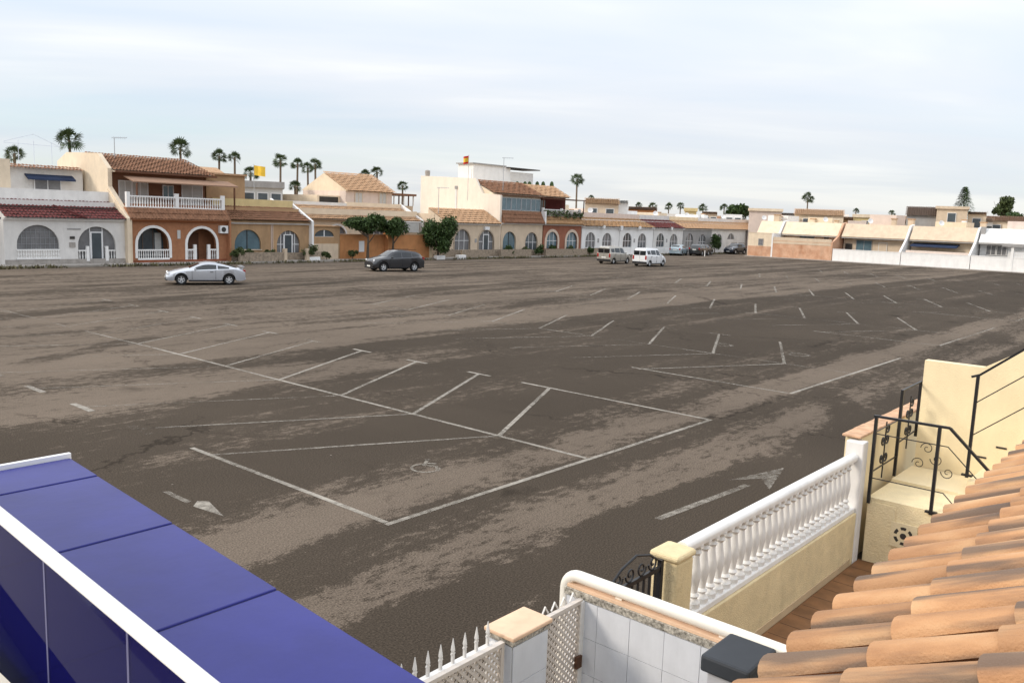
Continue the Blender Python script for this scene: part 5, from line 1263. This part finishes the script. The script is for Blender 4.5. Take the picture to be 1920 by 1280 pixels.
rf = thing('clay_tile_roof', (5.5, EY, EZ), 'orange clay barrel-tile roof in the near right corner', 'roof')
def barrel(r0, r1, L_, th, sgn):
    mb = MB(); n = 8
    for y, rr in ((0, r0), (-L_, r1)):
        for q in (0, -th):
            for i in range(n+1):
                a = math.pi*i/n; mb.v.append((-(rr+q)*math.cos(a), y, sgn*((rr+q)*math.sin(a))*(.66 if sgn > 0 else .8)))
    m_ = n+1
    for i in range(n):
        mb.f += [(i, i+1, 2*m_+i+1, 2*m_+i), (m_+i, m_+i+1, 3*m_+i+1, 3*m_+i), (i, i+1, m_+i+1, m_+i), (2*m_+i, 2*m_+i+1, 3*m_+i+1, 3*m_+i)]
    return mb
cov = barrel(.088, .070, .52, .011, 1).mesh('cover_tile', clay, 45); pan = barrel(.100, .092, .52, .011, -1).mesh('pan_tile', clay, 45)
PT = .258
for i in range(-3, 21):
    for j in range(4):
        for nm, me_, dx, lift in (('cover_tile', cov, 0, .062), ('pan_tile', pan, PT/2, .078)):
            s_ = -.02 + j*.44 if nm == 'cover_tile' else .03+j*.44
            x = 2.83+i*PT+dx + random.uniform(-.006, .006); zz = lift+.012*(4-j)*.3 + random.uniform(-.004, .004)
            o = link(nm, me_, rf); o.location = Vector((x, EY-s_*math.cos(SL)+zz*math.sin(SL)*0, EZ+s_*math.sin(SL)+zz)) - Vector(rf.location)
            o.rotation_euler = (-SL+R(1.3), 0, random.uniform(-.012, .012))
MB().prism([(EY-.02, EZ-.10), (EY-.02, EZ-.03), (-.4, EZ-.03+(EY+.38)*math.tan(SL)), (-.4, EZ-.10)], 'X', 1.98, 8.1).build('roof_base', mat('eave_mortar', (.42, .30, .20), var=.15), rf)
MB().box(2.8, -3, 0, 8.05, 1.0, 2.84).build('house_wall', cream_s, rf)

# ------------------------------------------------------------------ foreground: terrace rail with blue glass, blue canopy
blue_p = mat('blue_coated_panel', (.026, .029, .18), rough=.36, var=.16, scale=1.1, spec=.22, grime=.14, bump=.12, bscale=3.0)
def glass_material():
    mt = bpy.data.materials.new('blue_tinted_glass'); mt.use_nodes = True; b = mt.node_tree.nodes['Principled BSDF']
    b.inputs['Base Color'].default_value = (.012, .012, .11, 1); b.inputs['Roughness'].default_value = .03; b.inputs['Transmission Weight'].default_value = .55; b.inputs['IOR'].default_value = 1.06
    b.inputs['Specular IOR Level'].default_value = .5
    return mt
bglass = glass_material()
rail_w = mat('white_powder_coat', (.86, .86, .86), rough=.3, var=.02, spec=.5)
seam_m = mat('panel_sealant', (.03, .03, .09), rough=.6, var=.1)
cb_ = thing('blue_canopy', (1.6, 3.5, 3.0), 'flat blue panelled canopy beyond the white terrace rail', 'canopy')
xr_ = lambda y: 1.925 + .0705*(y-1.9)
ys = [5.38, 4.925, 3.935, 2.94, 1.93, .93, -.1]
for k, (y1, y0) in enumerate(zip(ys, ys[1:])):
    zt_ = 3.05 - .004*k
    mb = MB().add([(.97, y0+.0045, zt_-.045), (xr_(y0), y0+.0045, zt_-.045), (xr_(y1), y1-.0045, zt_-.045), (.97, y1-.0045, zt_-.045), (.97, y0+.0045, zt_), (xr_(y0), y0+.0045, zt_), (xr_(y1), y1-.0045, zt_), (.97, y1-.0045, zt_)],
                  [(0,3,2,1),(4,5,6,7),(0,1,5,4),(1,2,6,5),(2,3,7,6),(3,0,4,7)])
    o = mb.build('blue_panel', blue_p, cb_); bevel(o, .006)
    if k: MB().box(.98, y1-.004, zt_-.03, xr_(y1)-.004, y1+.004, zt_-.004).build('panel_seam', seam_m, cb_)
o = MB().box(.97, 5.385, 2.99, xr_(5.38)+.012, 5.415, 3.075).build('front_trim', rail_w, cb_)
for y in (5.2, 1.2): MB().box(xr_(y)-.12, y-.04, 0, xr_(y)-.04, y+.04, 3.0).build('canopy_post', rail_w, cb_)
# our own house under the terrace
hs = thing('terrace_house', (-2, 1, 0), 'white house carrying the roof terrace with the blue glass rail', 'house')
MB().box(-6, -5, 0, .90, 5.3, 2.60).build('house_wall', white2, hs)
MB().box(-6, -5, 2.601, .86, 5.3, 2.64).build('terrace_floor', mat('beige_terrace_tile', (.48, .42, .34), var=.1, scale=3), hs)
MB().box(.70, -2, 2.641, .955, 5.3, 3.045).build('parapet', mat('ivory_parapet', (.70, .65, .55), var=.06), hs)
MB().box(.68, -2, 3.046, .868, 5.3, 3.21).build('parapet_kerb', mat('ivory_parapet', (.70, .65, .55), var=.06), hs)
rl = thing('terrace_rail', (.93, 2, 3.2), 'white tubular terrace handrail over blue tinted glass panels', 'railing')
rx = lambda y: .88 + .0543*(y-1.59)
MB().tube([(rx(-1.5)+.006, -1.5, 3.625), (rx(5.2)+.006, 5.2, 3.625)], .0205, 20).build('handrail', rail_w, rl, smooth=60)
gy = [-.33+.57*i for i in range(11)]
for y0, y1 in zip(gy, gy[1:]):
    xa, xb = rx(y0)+.008, rx(y1)+.008
    MB().add([(xa-.004, y0+.006, 3.056), (xa+.004, y0+.006, 3.056), (xb+.004, y1-.006, 3.056), (xb-.004, y1-.006, 3.056), (xa-.004, y0+.006, 3.60), (xa+.004, y0+.006, 3.60), (xb+.004, y1-.006, 3.60), (xb-.004, y1-.006, 3.60)],
             [(0,3,2,1),(4,5,6,7),(0,1,5,4),(1,2,6,5),(2,3,7,6),(3,0,4,7)]).build('glass_panel', bglass, rl)
MB().box(.872, -1.0, 3.0465, .954, 5.2, 3.0545).build('base_channel', steel, rl)
for y in gy[1:-1]: MB().box(rx(y)+.003, y-.005, 3.057, rx(y)+.013, y+.005, 3.60).build('glass_joint', mat('joint_strip', (.10, .10, .20), rough=.4), rl)
tb = thing('patio_table', (.3, 3.7, 2.64), 'white square terrace table mirrored in the blue glass', 'table')
o = MB().box(-.1, 3.24, 3.03, .77, 4.1, 3.10).build('table_top', rail_w, tb); bevel(o, .02)
for x in (-.04, .71):
    for y in (3.3, 4.04): MB().box(x-.025, y-.025, 2.641, x+.025, y+.025, 3.03).build('leg', rail_w, tb)
